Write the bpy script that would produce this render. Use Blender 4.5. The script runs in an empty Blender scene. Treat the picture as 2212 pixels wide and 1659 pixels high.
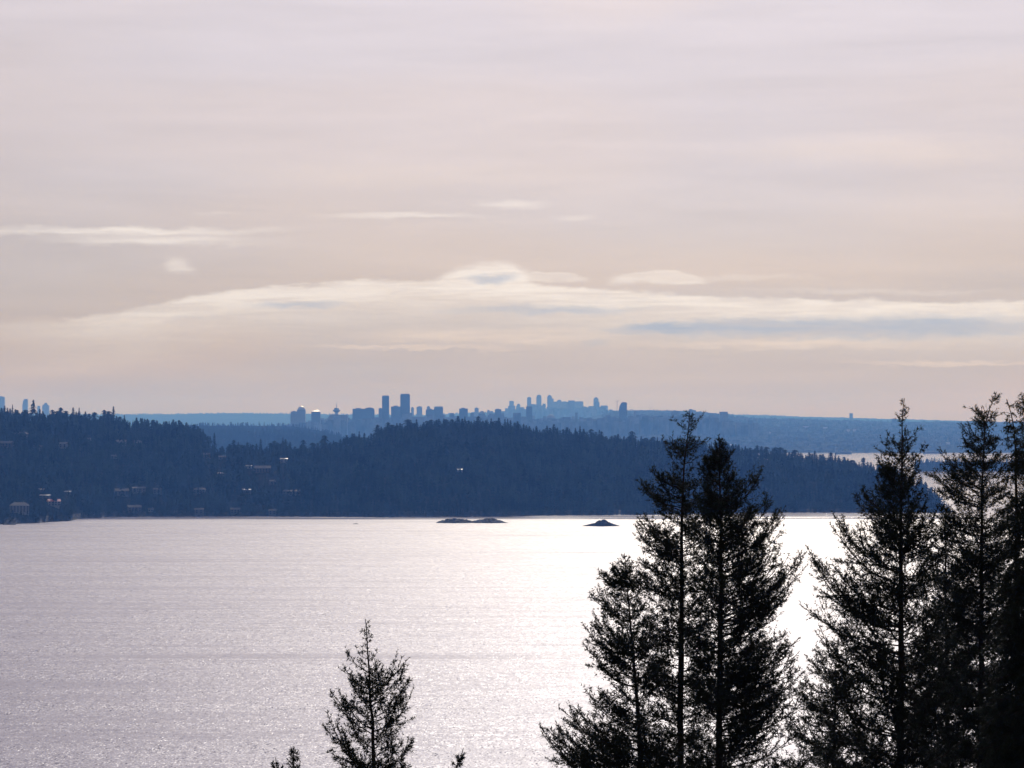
import bpy, math, random
import numpy as np
from mathutils import Vector

R = math.radians
rng = np.random.default_rng(7)
random.seed(7)
sc = bpy.context.scene
COL = sc.collection

# ------------------------------------------------------------------ camera
# F, CX, YH: focal length, centre column and eye-level row of the photograph (in its 2212 px wide form)
F, CX, YH, EYE = 6272.0, 1106.0, 915.0, 140.0
cam_data = bpy.data.cameras.new("camera")
cam_data.sensor_width = 36.0
cam_data.lens = 36.0 * F / 2212.0
cam_data.shift_y = (YH - 829.5) / 2212.0
cam_data.clip_start = 0.5
cam_data.clip_end = 200000.0
cam = bpy.data.objects.new("camera", cam_data)
cam.location = (0, 0, EYE)
cam.rotation_euler = (R(90), 0, 0)
COL.objects.link(cam)
sc.camera = cam

# ------------------------------------------------------------------ light, exposure
SUN_EL, SUN_AZ = 32.0, 5.2          # degrees; azimuth to the east of the view axis (+Y)
sun_data = bpy.data.lights.new("sun", 'SUN')
sun_data.energy = 2.65
sun_data.angle = R(0.55)
sun_data.color = (1.0, 0.945, 0.935)
sun = bpy.data.objects.new("sun", sun_data)
S = Vector((math.sin(R(SUN_AZ)) * math.cos(R(SUN_EL)), math.cos(R(SUN_AZ)) * math.cos(R(SUN_EL)), math.sin(R(SUN_EL))))
sun.rotation_euler = S.to_track_quat('Z', 'Y').to_euler()
sun.location = (0, 0, 3000)
COL.objects.link(sun)

sc.view_settings.view_transform = 'Standard'
sc.view_settings.look = 'None'
sc.view_settings.exposure = 0.0
sc.view_settings.gamma = 1.0
sc.view_settings.use_curve_mapping = False
sc.cycles.max_bounces = 3
sc.cycles.diffuse_bounces = 1
sc.cycles.glossy_bounces = 1
sc.cycles.volume_bounces = 0
sc.cycles.caustics_reflective = False
sc.cycles.caustics_refractive = False


# ------------------------------------------------------------------ node expression helper
class NX:
    """a float socket inside a node tree, with arithmetic"""
    def __init__(self, nt, s):
        self.nt, self.s = nt, s

    def _m(self, op, *a, clamp=False):
        n = self.nt.nodes.new('ShaderNodeMath')
        n.operation = op
        n.use_clamp = clamp
        for i, x in enumerate((self,) + a):
            if isinstance(x, NX):
                self.nt.links.new(x.s, n.inputs[i])
            else:
                n.inputs[i].default_value = float(x)
        return NX(self.nt, n.outputs[0])

    def __add__(self, o): return self._m('ADD', o)
    __radd__ = __add__
    def __sub__(self, o): return self._m('SUBTRACT', o)
    def __rsub__(self, o): return (self * -1.0) + o
    def __mul__(self, o): return self._m('MULTIPLY', o)
    __rmul__ = __mul__
    def __truediv__(self, o): return self._m('DIVIDE', o)
    def pw(self, o): return self._m('POWER', o)
    def sqrt(self): return self._m('SQRT')
    def abs(self): return self._m('ABSOLUTE')
    def mx(self, o): return self._m('MAXIMUM', o)
    def mn(self, o): return self._m('MINIMUM', o)
    def clamp(self): return self._m('ADD', 0.0, clamp=True)

    def ss(self, a, b):
        n = self.nt.nodes.new('ShaderNodeMapRange')
        n.interpolation_type = 'SMOOTHSTEP'
        self.nt.links.new(self.s, n.inputs[0])
        n.inputs[1].default_value, n.inputs[2].default_value = (a, b) if a < b else (b, a)
        n.inputs[3].default_value, n.inputs[4].default_value = (0, 1) if a < b else (1, 0)
        return NX(self.nt, n.outputs[0])


def nvec(nt, x, y, z):
    n = nt.nodes.new('ShaderNodeCombineXYZ')
    for i, v in enumerate((x, y, z)):
        if isinstance(v, NX):
            nt.links.new(v.s, n.inputs[i])
        else:
            n.inputs[i].default_value = float(v)
    return n.outputs[0]


def nnoise(nt, vec, scale, detail=3.0, rough=0.55, dist=0.0):
    n = nt.nodes.new('ShaderNodeTexNoise')
    n.inputs['Scale'].default_value = scale
    n.inputs['Detail'].default_value = detail
    n.inputs['Roughness'].default_value = rough
    n.inputs['Distortion'].default_value = dist
    nt.links.new(vec, n.inputs['Vector'])
    return n


def nmix(nt, fac, a, b):
    n = nt.nodes.new('ShaderNodeMix')
    n.data_type = 'RGBA'
    n.clamp_factor = True
    if isinstance(fac, NX):
        nt.links.new(fac.s, n.inputs[0])
    else:
        n.inputs[0].default_value = fac
    for i, v in ((6, a), (7, b)):
        if isinstance(v, tuple):
            n.inputs[i].default_value = (*v, 1)
        else:
            nt.links.new(v, n.inputs[i])
    return n.outputs[2]


def nscale(nt, col, f):
    n = nt.nodes.new('ShaderNodeVectorMath')
    n.operation = 'SCALE'
    if isinstance(col, tuple):
        n.inputs[0].default_value = col
    else:
        nt.links.new(col, n.inputs[0])
    if isinstance(f, NX):
        nt.links.new(f.s, n.inputs['Scale'])
    else:
        n.inputs['Scale'].default_value = f
    return n.outputs[0]


def nadd(nt, a, b):
    n = nt.nodes.new('ShaderNodeVectorMath')
    n.operation = 'ADD'
    nt.links.new(a, n.inputs[0])
    nt.links.new(b, n.inputs[1])
    return n.outputs[0]


# ------------------------------------------------------------------ sky: Nishita behind a thin lit cloud veil
world = bpy.data.worlds.new("World")
sc.world = world
world.use_nodes = True
world.cycles.sampling_method = 'MANUAL'
world.cycles.sample_map_resolution = 256


def build_world():
    nt = world.node_tree
    nt.nodes.clear()
    out = nt.nodes.new('ShaderNodeOutputWorld')
    bg = nt.nodes.new('ShaderNodeBackground')
    bg.inputs['Strength'].default_value = 0.1
    nt.links.new(bg.outputs[0], out.inputs[0])
    sky = nt.nodes.new('ShaderNodeTexSky')
    sky.sky_type = 'NISHITA'
    sky.sun_disc = False
    sky.sun_elevation = R(SUN_EL)
    sky.sun_rotation = R(SUN_AZ)
    sky.altitude = 100
    sky.air_density = 1.0
    sky.dust_density = 2.0
    sky.ozone_density = 1.0
    tc = nt.nodes.new('ShaderNodeTexCoord')
    nrm = nt.nodes.new('ShaderNodeVectorMath')
    nrm.operation = 'NORMALIZE'
    nt.links.new(tc.outputs['Generated'], nrm.inputs[0])
    sep = nt.nodes.new('ShaderNodeSeparateXYZ')
    nt.links.new(nrm.outputs[0], sep.inputs[0])
    dx, dy, dz = (NX(nt, sep.outputs[i]) for i in range(3))
    az = dx._m('ARCTAN2', dy)
    el = dz._m('ARCSINE')
    # angles in 1/6272 rad; U grows eastward from 0, V grows downward from eye level
    U0 = az * F + CX
    V0 = el * (-F) + YH
    # wide streaks over the whole dome
    dv = nvec(nt, dx * 1.0, dy * 1.0, dz * 7.0)
    n_big = nnoise(nt, dv, 3.0, 2.0, 0.5, 0.3)
    n_mid = nnoise(nt, nvec(nt, dx, dy, dz * 11.0), 9.0, 3.0, 0.55, 0.4)
    n_fin = nnoise(nt, nvec(nt, dx, dy, dz * 8.0), 26.0, 3.0, 0.6, 0.5)
    n_tint = nnoise(nt, nvec(nt, dx, dy, dz * 5.0), 5.0, 1.0, 0.5, 0.2)
    nb, nm, nf, nti = (NX(nt, q.outputs[0]) for q in (n_big, n_mid, n_fin, n_tint))
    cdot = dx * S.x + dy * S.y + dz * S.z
    glow = ((cdot + 1.0) * 0.5).pw(3.0) * 0.50 + cdot.mx(0.0).pw(10.0) * 1.20 + 0.22          # veil brightens towards the sun; aureole raised further to brighten the water
    elup = el.ss(-0.002, 0.11)
    low = nmix(nt, elup, (0.618, 0.505, 0.415), (0.640, 0.566, 0.598))
    tint = nmix(nt, nti.ss(0.40, 0.62), low, nmix(nt, elup, (0.570, 0.495, 0.450), (0.600, 0.550, 0.612)))
    bright = (nb - 0.5) * 0.20 + (nm - 0.5) * 0.22 + (nf - 0.5) * 0.10 + 1.0
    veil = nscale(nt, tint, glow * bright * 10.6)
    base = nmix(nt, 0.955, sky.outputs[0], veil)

    # clouds of their own shape, edges broken by noise
    wn = nnoise(nt, nvec(nt, U0 * 0.0035, V0 * 0.013, 3.0), 1.0, 3.0, 0.6, 0.3)
    wn2 = nnoise(nt, nvec(nt, U0 * 0.011, V0 * 0.045, 7.0), 1.0, 3.0, 0.6, 0.2)
    sp = nt.nodes.new('ShaderNodeSeparateColor')
    nt.links.new(wn.outputs[1], sp.inputs[0])
    wa, wb = NX(nt, sp.outputs[0]), NX(nt, sp.outputs[1])
    w2 = NX(nt, wn2.outputs[0])
    w3 = NX(nt, nnoise(nt, nvec(nt, U0 * 0.030, V0 * 0.10, 5.0), 1.0, 2.0, 0.6, 0.2).outputs[0])
    U = U0 + (wa - 0.5) * 120.0
    V = V0 + (wb - 0.5) * 34.0 + (w2 - 0.5) * 22.0 + (w3 - 0.5) * 12.0
    front = dy.ss(0.0, 0.2)

    uv = nvec(nt, U, V, 0.0)

    def lens(cx, cy, a, b, k, soft=0.9):
        """1 outside, 1 - k in the middle of a lens-shaped cloud"""
        n = nt.nodes.new('ShaderNodeVectorMath')
        n.operation = 'MULTIPLY_ADD'
        nt.links.new(uv, n.inputs[0])
        n.inputs[1].default_value = (1 / a, 1 / b, 0)
        n.inputs[2].default_value = (-cx / a, -cy / b, 0)
        l = nt.nodes.new('ShaderNodeVectorMath')
        l.operation = 'LENGTH'
        nt.links.new(n.outputs[0], l.inputs[0])
        r = nt.nodes.new('ShaderNodeMapRange')
        r.interpolation_type = 'SMOOTHSTEP'
        nt.links.new(l.outputs['Value'], r.inputs[0])
        r.inputs[1].default_value, r.inputs[2].default_value = 1 - soft, 1.0
        r.inputs[3].default_value, r.inputs[4].default_value = 1 - k, 1.0
        return NX(nt, r.outputs[0])

    def dome(cx, cy, a, b, soft_top=0.25):
        """flat-bottomed cloud with a crisp top"""
        e = ((U - cx) * (1.0 / a)).pw(2.0) + ((V - cy).mn(0.0) * (1.0 / b)).pw(2.0)
        return (1.0 - e.sqrt()).ss(0.0, soft_top) * (V - cy).ss(b * 0.55, 0.0)

    # the long bank: top edge as a curve over azimuth
    fc = nt.nodes.new('ShaderNodeFloatCurve')
    pts = [(-1500, 715), (0, 700), (235, 680), (400, 648), (520, 630), (700, 619), (950, 608), (1200, 622), (1600, 646), (2212, 660), (3700, 680)]
    cm = fc.mapping
    c = cm.curves[0]
    nrmp = [((x + 1500) / 5200.0, (y - 560) / 200.0) for x, y in pts]
    c.points[0].location = nrmp[0]
    c.points[1].location = nrmp[-1]
    for q in nrmp[1:-1]:
        c.points.new(*q)
    cm.update()
    nt.links.new(((U0 + 1500.0) * (1 / 5200.0)).clamp().s, fc.inputs['Value'])
    ytop = NX(nt, fc.outputs[0]) * 200.0 + 560.0
    dep = V0 + (wb - 0.5) * 26.0 + (w2 - 0.5) * 22.0 + (w3 - 0.5) * 10.0 - ytop
    # layers inside the bank: thin streaks that thicken and thin along its length
    lay = NX(nt, nnoise(nt, nvec(nt, U0 * 0.0022, dep * 0.040, 11.0), 1.0, 3.0, 0.6, 0.4).outputs[0])
    bank = dep.ss(-8.0, 8.0) * dep.ss(150.0, 30.0) * (lay * 0.8 + 0.6) * U0.ss(-100.0, 420.0)
    bank_hi = dep.ss(-7.0, 4.0) * (dep + (lay - 0.5) * 60.0).ss(58.0, 10.0) * (U0.ss(60.0, 480.0) * 0.7 + 0.3)
    whites = [
        1.0 - bank * 0.48, 1.0 - bank_hi * 0.70,
        1.0 - dome(1045, 614, 125, 54, 0.3) * 0.8, 1.0 - dome(1160, 606, 120, 17) * 0.5, 1.0 - dome(1420, 606, 120, 24) * 0.55,
        lens(250, 506, 470, 15, 0.80), lens(330, 526, 330, 18, 0.65), 1.0 - dome(397, 580, 46, 28, 0.8) * 0.5,
        lens(870, 470, 250, 11, 0.5), lens(1110, 446, 100, 16, 0.5), lens(1560, 604, 300, 12, 0.22),
        lens(1230, 474, 60, 9, 0.25), lens(480, 466, 90, 6, 0.22), lens(1900, 632, 380, 9, 0.25),
    ]
    creams = [lens(1040, 728, 380, 26, 0.65), lens(900, 752, 360, 8, 0.6), lens(1700, 744, 520, 16, 0.6), lens(2080, 784, 360, 8, 0.6),
              lens(1150, 712, 200, 10, 0.22), lens(1260, 820, 420, 20, 0.10), lens(90, 800, 200, 20, 0.18), lens(1880, 330, 480, 46, 0.22),
              lens(800, 380, 600, 40, 0.15), lens(300, 690, 330, 10, 0.4)]
    blues = [lens(1450, 708, 200, 18, 0.85), lens(1960, 706, 560, 36, 0.80), lens(640, 662, 130, 13, 0.6), lens(1180, 672, 300, 14, 0.55),
             lens(1290, 738, 40, 14, 0.3), lens(1058, 599, 78, 17, 0.7), lens(1640, 712, 340, 26, 0.6), lens(430, 690, 90, 9, 0.2),
             lens(1780, 850, 240, 40, 0.10), lens(300, 840, 420, 40, 0.12), lens(760, 800, 260, 30, 0.10)]

    def union(ms):
        r = None
        for m in ms:
            r = m if r is None else r * m
        return (1.0 - r) * front

    fib = NX(nt, nnoise(nt, nvec(nt, U0 * 0.0050 + V0 * 0.012, V0 * 0.070, 21.0), 1.0, 4.0, 0.65, 0.6).outputs[0])
    tex = fib.ss(0.28, 0.66) * 0.55 + 0.58
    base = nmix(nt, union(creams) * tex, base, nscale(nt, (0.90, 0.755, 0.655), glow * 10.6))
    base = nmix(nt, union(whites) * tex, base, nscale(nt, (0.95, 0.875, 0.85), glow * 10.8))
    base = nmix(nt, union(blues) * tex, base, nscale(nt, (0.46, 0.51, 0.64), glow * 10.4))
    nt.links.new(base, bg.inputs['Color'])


build_world()


# ------------------------------------------------------------------ geometry helpers
def px(u, y, d):
    """the point seen at column u, row y (2212 px wide photograph) at distance d along the view"""
    return np.array(((u - CX) / F * d, d, EYE + (YH - y) / F * d))


def mesh_obj(name, verts, faces, mat, parent=None, smooth=False):
    me = bpy.data.meshes.new(name)
    if isinstance(faces, np.ndarray):
        verts = np.asarray(verts, dtype=np.float32)
        k = faces.shape[1]
        me.vertices.add(len(verts))
        me.vertices.foreach_set("co", verts.ravel())
        me.loops.add(faces.size)
        me.loops.foreach_set("vertex_index", faces.astype(np.int32).ravel())
        me.polygons.add(len(faces))
        me.polygons.foreach_set("loop_start", np.arange(0, faces.size, k, dtype=np.int32))
        me.polygons.foreach_set("loop_total", np.full(len(faces), k, dtype=np.int32))
        me.update(calc_edges=True)
    else:
        me.from_pydata([tuple(v) for v in verts], [], faces)
        me.update()
    if smooth:
        me.polygons.foreach_set("use_smooth", np.ones(len(me.polygons), dtype=bool))
    me.materials.append(mat)
    o = bpy.data.objects.new(name, me)
    COL.objects.link(o)
    o.parent = parent
    return o


def tag(o, label=None, cat=None, group=None, kind=None):
    if label: o['label'] = label
    if cat: o['category'] = cat
    if group: o['group'] = group
    if kind: o['kind'] = kind
    return o


def empty(name, loc, rz=0.0):
    o = bpy.data.objects.new(name, None)
    o.location = loc
    o.rotation_euler = (0, 0, rz)
    COL.objects.link(o)
    return o


class MB:
    """collects simple solids into one mesh"""
    def __init__(self):
        self.v, self.f = [], []

    def box(self, x0, x1, y0, y1, z0, z1, tx=0.0, ty=0.0):
        b = len(self.v)
        self.v += [(x0, y0, z0), (x1, y0, z0), (x1, y1, z0), (x0, y1, z0),
                   (x0 + tx, y0 + ty, z1), (x1 - tx, y0 + ty, z1), (x1 - tx, y1 - ty, z1), (x0 + tx, y1 - ty, z1)]
        self.f += [[b, b + 3, b + 2, b + 1], [b + 4, b + 5, b + 6, b + 7], [b, b + 1, b + 5, b + 4],
                   [b + 1, b + 2, b + 6, b + 5], [b + 2, b + 3, b + 7, b + 6], [b + 3, b, b + 4, b + 7]]
        return self

    def lathe(self, prof, cx=0, cy=0, n=12):
        """prof: list of (radius, z) from bottom to top"""
        b = len(self.v)
        for r, z in prof:
            for k in range(n):
                a = 2 * math.pi * k / n
                self.v.append((cx + r * math.cos(a), cy + r * math.sin(a), z))
        for i in range(len(prof) - 1):
            for k in range(n):
                k2 = (k + 1) % n
                self.f.append([b + i * n + k, b + i * n + k2, b + (i + 1) * n + k2, b + (i + 1) * n + k])
        self.f.append([b + k for k in range(n)][::-1])
        self.f.append([b + (len(prof) - 1) * n + k for k in range(n)])
        return self

    def prism(self, prof, y0, y1):
        """prof: closed polygon of (x, z), counter-clockwise seen from -y"""
        b, n = len(self.v), len(prof)
        self.v += [(x, y0, z) for x, z in prof] + [(x, y1, z) for x, z in prof]
        self.f.append([b + i for i in range(n)])
        self.f.append([b + n + i for i in range(n)][::-1])
        for i in range(n):
            j = (i + 1) % n
            self.f.append([b + j, b + i, b + n + i, b + n + j])
        return self

    def bar(self, p, q, r):
        p, q = Vector(p), Vector(q)
        d = (q - p).normalized()
        a = d.orthogonal().normalized() * r
        c = d.cross(a)
        b = len(self.v)
        for e in (p, q):
            self.v += [tuple(e + a), tuple(e + c), tuple(e - a), tuple(e - c)]
        self.f += [[b + 3, b + 2, b + 1, b], [b + 4, b + 5, b + 6, b + 7]]
        for i in range(4):
            j = (i + 1) % 4
            self.f.append([b + i, b + j, b + 4 + j, b + 4 + i])
        return self

    def build(self, name, mat, parent=None):
        return mesh_obj(name, self.v, self.f, mat, parent)


def vnoise(x, seed=0, octaves=3):
    """smooth 1-D noise in -1..1"""
    x = np.asarray(x, dtype=float)
    r = np.random.default_rng(seed)
    tab = r.uniform(-1, 1, 4096)
    out, amp = np.zeros_like(x), 1.0
    for o in range(octaves):
        i = np.floor(x).astype(int)
        t = x - i
        t = t * t * (3 - 2 * t)
        out += amp * (tab[i % 4096] * (1 - t) + tab[(i + 1) % 4096] * t)
        x = x * 2.03 + 17.3
        amp *= 0.5
    return out / 1.75


# ------------------------------------------------------------------ materials
def mat_simple(name, col, rough=0.8, metal=0.0, var=0.25, scale=0.2, spec=0.5):
    m = bpy.data.materials.new(name)
    m.use_nodes = True
    nt = m.node_tree
    p = nt.nodes['Principled BSDF']
    p.inputs['Roughness'].default_value = rough
    p.inputs['Metallic'].default_value = metal
    p.inputs['Specular IOR Level'].default_value = spec
    g = nt.nodes.new('ShaderNodeNewGeometry')
    n = nnoise(nt, g.outputs['Position'], scale, 4.0, 0.6)
    lo = tuple(c * (1 - var) for c in col)
    hi = tuple(min(1.0, c * (1 + var)) for c in col)
    nt.links.new(nmix(nt, NX(nt, n.outputs[0]).ss(0.3, 0.7), lo, hi), p.inputs['Base Color'])
    return m


M_needle = mat_simple('needles', (0.026, 0.036, 0.022), 0.75, var=0.45, scale=3.0, spec=0.2)
M_bark = mat_simple('bark', (0.045, 0.034, 0.028), 0.9, var=0.4, scale=6.0, spec=0.2)
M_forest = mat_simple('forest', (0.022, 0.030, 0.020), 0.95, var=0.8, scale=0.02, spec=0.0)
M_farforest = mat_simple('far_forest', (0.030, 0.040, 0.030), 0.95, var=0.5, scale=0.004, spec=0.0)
M_soil = mat_simple('forest_floor', (0.028, 0.027, 0.020), 0.95, var=0.5, scale=0.05, spec=0.0)
M_rock = mat_simple('shore_rock', (0.038, 0.036, 0.035), 0.85, var=0.5, scale=0.15, spec=0.1)
M_suburb = mat_simple('suburb_ground', (0.045, 0.05, 0.042), 0.95, var=0.5, scale=0.006, spec=0.0)
M_block = mat_simple('city_block_walls', (0.12, 0.12, 0.12), 0.95, var=0.6, scale=0.01, spec=0.0)
M_white = mat_simple('white_wall', (0.25, 0.245, 0.24), 0.8, var=0.10, scale=0.5)
M_grey = mat_simple('grey_wall', (0.10, 0.10, 0.105), 0.85, var=0.15, scale=0.5)
M_tan = mat_simple('tan_wall', (0.11, 0.09, 0.08), 0.85, var=0.15, scale=0.5)
M_shing = mat_simple('roof_shingle', (0.085, 0.080, 0.078), 0.85, var=0.3, scale=0.8)
M_redroof = mat_simple('red_roof', (0.42, 0.10, 0.07), 0.5, var=0.25, scale=0.8)
M_metalroof = mat_simple('metal_roof', (0.42, 0.42, 0.44), 0.45, metal=0.9, var=0.1, scale=0.4)
M_hglass = mat_simple('house_glass', (0.03, 0.04, 0.05), 0.08, var=0.2, scale=0.5)
M_hull = mat_simple('hull_paint', (0.10, 0.035, 0.03), 0.5, var=0.2, scale=0.05)
M_hullb = mat_simple('hull_dark', (0.03, 0.035, 0.05), 0.5, var=0.2, scale=0.05)


def mat_tower(name, wall, glass, sx=3.2, sz=3.6, glaze=0.6):
    """facade: floors of glazing between slab edges"""
    m = bpy.data.materials.new(name)
    m.use_nodes = True
    nt = m.node_tree
    p = nt.nodes['Principled BSDF']
    tc = nt.nodes.new('ShaderNodeTexCoord')
    sp = nt.nodes.new('ShaderNodeSeparateXYZ')
    nt.links.new(tc.outputs['Object'], sp.inputs[0])
    x, y, z = (NX(nt, sp.outputs[i]) for i in range(3))
    fz = (z * (1 / sz))._m('FRACT')
    fx = ((x + y) * (1 / sx))._m('FRACT')
    mask = fz.ss(0.28, 0.34) * fx.ss(0.10, 0.14)
    n = nnoise(nt, tc.outputs['Object'], 0.05, 2.0)
    mask = mask * (NX(nt, n.outputs[0]) * 0.4 + glaze)
    nt.links.new(nmix(nt, mask, wall, glass), p.inputs['Base Color'])
    nt.links.new((0.65 - mask * 0.5).s, p.inputs['Roughness'])
    return m


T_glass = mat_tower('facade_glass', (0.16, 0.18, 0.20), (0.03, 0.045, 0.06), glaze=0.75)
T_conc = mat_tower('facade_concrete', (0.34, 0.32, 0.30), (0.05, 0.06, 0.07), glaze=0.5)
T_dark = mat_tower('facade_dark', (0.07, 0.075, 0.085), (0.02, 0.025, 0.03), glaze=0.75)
T_roof = mat_simple('roof_gravel', (0.22, 0.21, 0.20), 0.85, var=0.2, scale=0.1)


def mat_water():
    m = bpy.data.materials.new('sea_water')
    m.use_nodes = True
    nt = m.node_tree
    p = nt.nodes['Principled BSDF']
    p.inputs['Base Color'].default_value = (0.112, 0.098, 0.172, 1)
    p.inputs['IOR'].default_value = 1.36
    g = nt.nodes.new('ShaderNodeNewGeometry')
    sp = nt.nodes.new('ShaderNodeSeparateXYZ')
    nt.links.new(g.outputs['Position'], sp.inputs[0])
    x, y = NX(nt, sp.outputs[0]), NX(nt, sp.outputs[1])
    # wind patches and current lines
    pa = NX(nt, nnoise(nt, nvec(nt, x * 0.0011, y * 0.0034, 0.0), 1.0, 5.0, 0.55, 0.6).outputs[0])
    pb = NX(nt, nnoise(nt, nvec(nt, x * 0.0032 + y * 0.0006, y * 0.016, 5.0), 1.0, 4.0, 0.55, 0.5).outputs[0])
    pc = NX(nt, nnoise(nt, nvec(nt, x * 0.0018 - y * 0.0004, y * 0.030, 8.0), 1.0, 3.0, 0.6, 0.8).outputs[0])
    wind = (pa - 0.5) * 1.0 + (pb - 0.5) * 1.7 + (pc - 0.5) * 2.3 + 1.0
    # slopes from three trains of waves (unfiltered, so far water keeps its glitter)
    def slope(sx, sy, z, det):
        n = nnoise(nt, nvec(nt, x * sx + y * sy * 0.12, y * sy, z), 1.0, det, 0.6, 0.0)
        s = nt.nodes.new('ShaderNodeSeparateColor')
        nt.links.new(n.outputs[1], s.inputs[0])
        return NX(nt, s.outputs[0]) - 0.5, NX(nt, s.outputs[1]) - 0.5
    a1, b1 = slope(1.0, 0.40, 1.0, 2.0)
    a2, b2 = slope(0.32, 0.10, 4.0, 2.0)
    a3, b3 = slope(0.085, 0.022, 9.0, 1.0)
    lee = y.ss(4190, 4300) * (NX(nt, nnoise(nt, nvec(nt, x * 0.004, y * 0.01, 2.0), 1.0, 2.0).outputs[0]).ss(0.3, 0.6) * 0.45 + 0.40)
    far = y.ss(5200, 7000)
    slick = (pc - 0.47).abs().ss(0.022, 0.004) * pa.ss(0.44, 0.56)
    amp = wind.mx(0.25) * (1.0 - lee) * (1.0 - far * 0.6) * (1.0 - slick * 0.6)
    # mostly gentle slopes with a few steep facets, which is what sparkles
    LIN, CUB = 0.40, 30.0
    def facet(q1, q2, q3):
        q = q1 * 0.95 + q2 * 0.42 + q3 * 0.10
        return (q * LIN + q * q * q * CUB) * amp
    nx_, ny_ = facet(a1, a2, a3), facet(b1, b2, b3)
    nv = nt.nodes.new('ShaderNodeVectorMath')
    nv.operation = 'NORMALIZE'
    nt.links.new(nvec(nt, nx_, ny_, 1.0), nv.inputs[0])
    nt.links.new(nv.outputs[0], p.inputs['Normal'])
    nt.links.new(((amp * 0.17 + 0.25) * (1.0 - lee * 0.45) * (1.0 - far * 0.45)).s, p.inputs['Roughness'])
    return m


M_water = mat_water()

# ------------------------------------------------------------------ water
X0, X1, Y0, Y1 = -32000.0, 32000.0, -2500.0, 36000.0
tag(mesh_obj('sea_water', [(X0 + 50, Y0 + 50, 0), (X1 - 50, Y0 + 50, 0), (X1 - 50, Y1 - 50, 0), (X0 + 50, Y1 - 50, 0)], [[0, 1, 2, 3]], M_water), kind='structure')

# ------------------------------------------------------------------ air: blue haze
def build_haze():
    m = bpy.data.materials.new('haze_air')
    m.use_nodes = True
    nt = m.node_tree
    nt.nodes.clear()
    out = nt.nodes.new('ShaderNodeOutputMaterial')
    v = nt.nodes.new('ShaderNodeVolumePrincipled')
    v.inputs['Color'].default_value = (0.138, 0.368, 1.0, 1)
    v.inputs['Absorption Color'].default_value = (1, 1, 1, 1)
    v.inputs['Density'].default_value = 5.7e-5
    v.inputs['Anisotropy'].default_value = 0.23
    nt.links.new(v.outputs[0], out.inputs['Volume'])
    mb = MB().box(X0, X1, Y0, Y1, -1.5, 450.0)
    return tag(mb.build('haze', m), kind='stuff')


build_haze()

# ------------------------------------------------------------------ far land
def ridge(name, pts, d_front, d_back, mat, y_front=None, rough_px=1.2, nu=260, nv=10, seed=1, step=None, back=2500.0):
    """sloping land from the shore at d_front up to a ridge at d_back whose skyline is pts (column, row)"""
    us = np.linspace(pts[0][0], pts[-1][0], nu)
    ys = np.interp(us, [p[0] for p in pts], [p[1] for p in pts])
    ys = ys + vnoise(us / 9.0, seed, 4) * rough_px
    V = []
    rows = []
    for j in range(nv + 1):
        t = j / nv
        d = d_front + (d_back - d_front) * t
        zt = EYE + (YH - ys) / F * d_back
        z = 1.0 + (zt - 1.0) * (t ** 0.8) + vnoise(us / 30 + j * 13.1, seed + 5, 3) * 5.0 * math.sin(math.pi * t)
        rows.append(np.stack([(us - CX) / F * d, np.full(nu, d), z], 1))
    for t in (0.25, 1.0):
        d = d_back + back * t
        rows.append(np.stack([(us - CX) / F * d, np.full(nu, d), np.maximum(zt * (1 - t) - 3 * t, -3)], 1))
    V = np.concatenate(rows)
    n = len(rows)
    i, k = np.meshgrid(np.arange(nu - 1), np.arange(n - 1))
    a = (k * nu + i).ravel()
    Fc = np.stack([a, a + 1, a + nu + 1, a + nu], 1)
    o = mesh_obj(name, V, Fc, mat, smooth=False)
    tag(o, kind='structure')
    return o


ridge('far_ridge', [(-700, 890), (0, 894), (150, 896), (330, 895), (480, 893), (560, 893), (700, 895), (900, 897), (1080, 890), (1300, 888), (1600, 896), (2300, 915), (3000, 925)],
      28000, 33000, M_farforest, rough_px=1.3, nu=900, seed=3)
ridge('hazy_slope', [(1180, 930), (1260, 905), (1330, 887), (1400, 886), (1490, 888), (1520, 890), (1570, 897), (1585, 901), (1640, 903.5), (1710, 906), (1780, 907.5), (1880, 910),
                     (1980, 912), (2110, 912), (2300, 912), (2800, 909), (3300, 908)],
      13950, 22000, M_suburb, rough_px=0.9, nu=900, nv=24, seed=11)
ridge('city_ground', [(380, 958), (640, 936), (900, 926), (1200, 920), (1450, 928), (1560, 945), (1640, 975)], 15300, 18200, M_suburb, rough_px=1.0, nu=300, seed=21)


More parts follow.
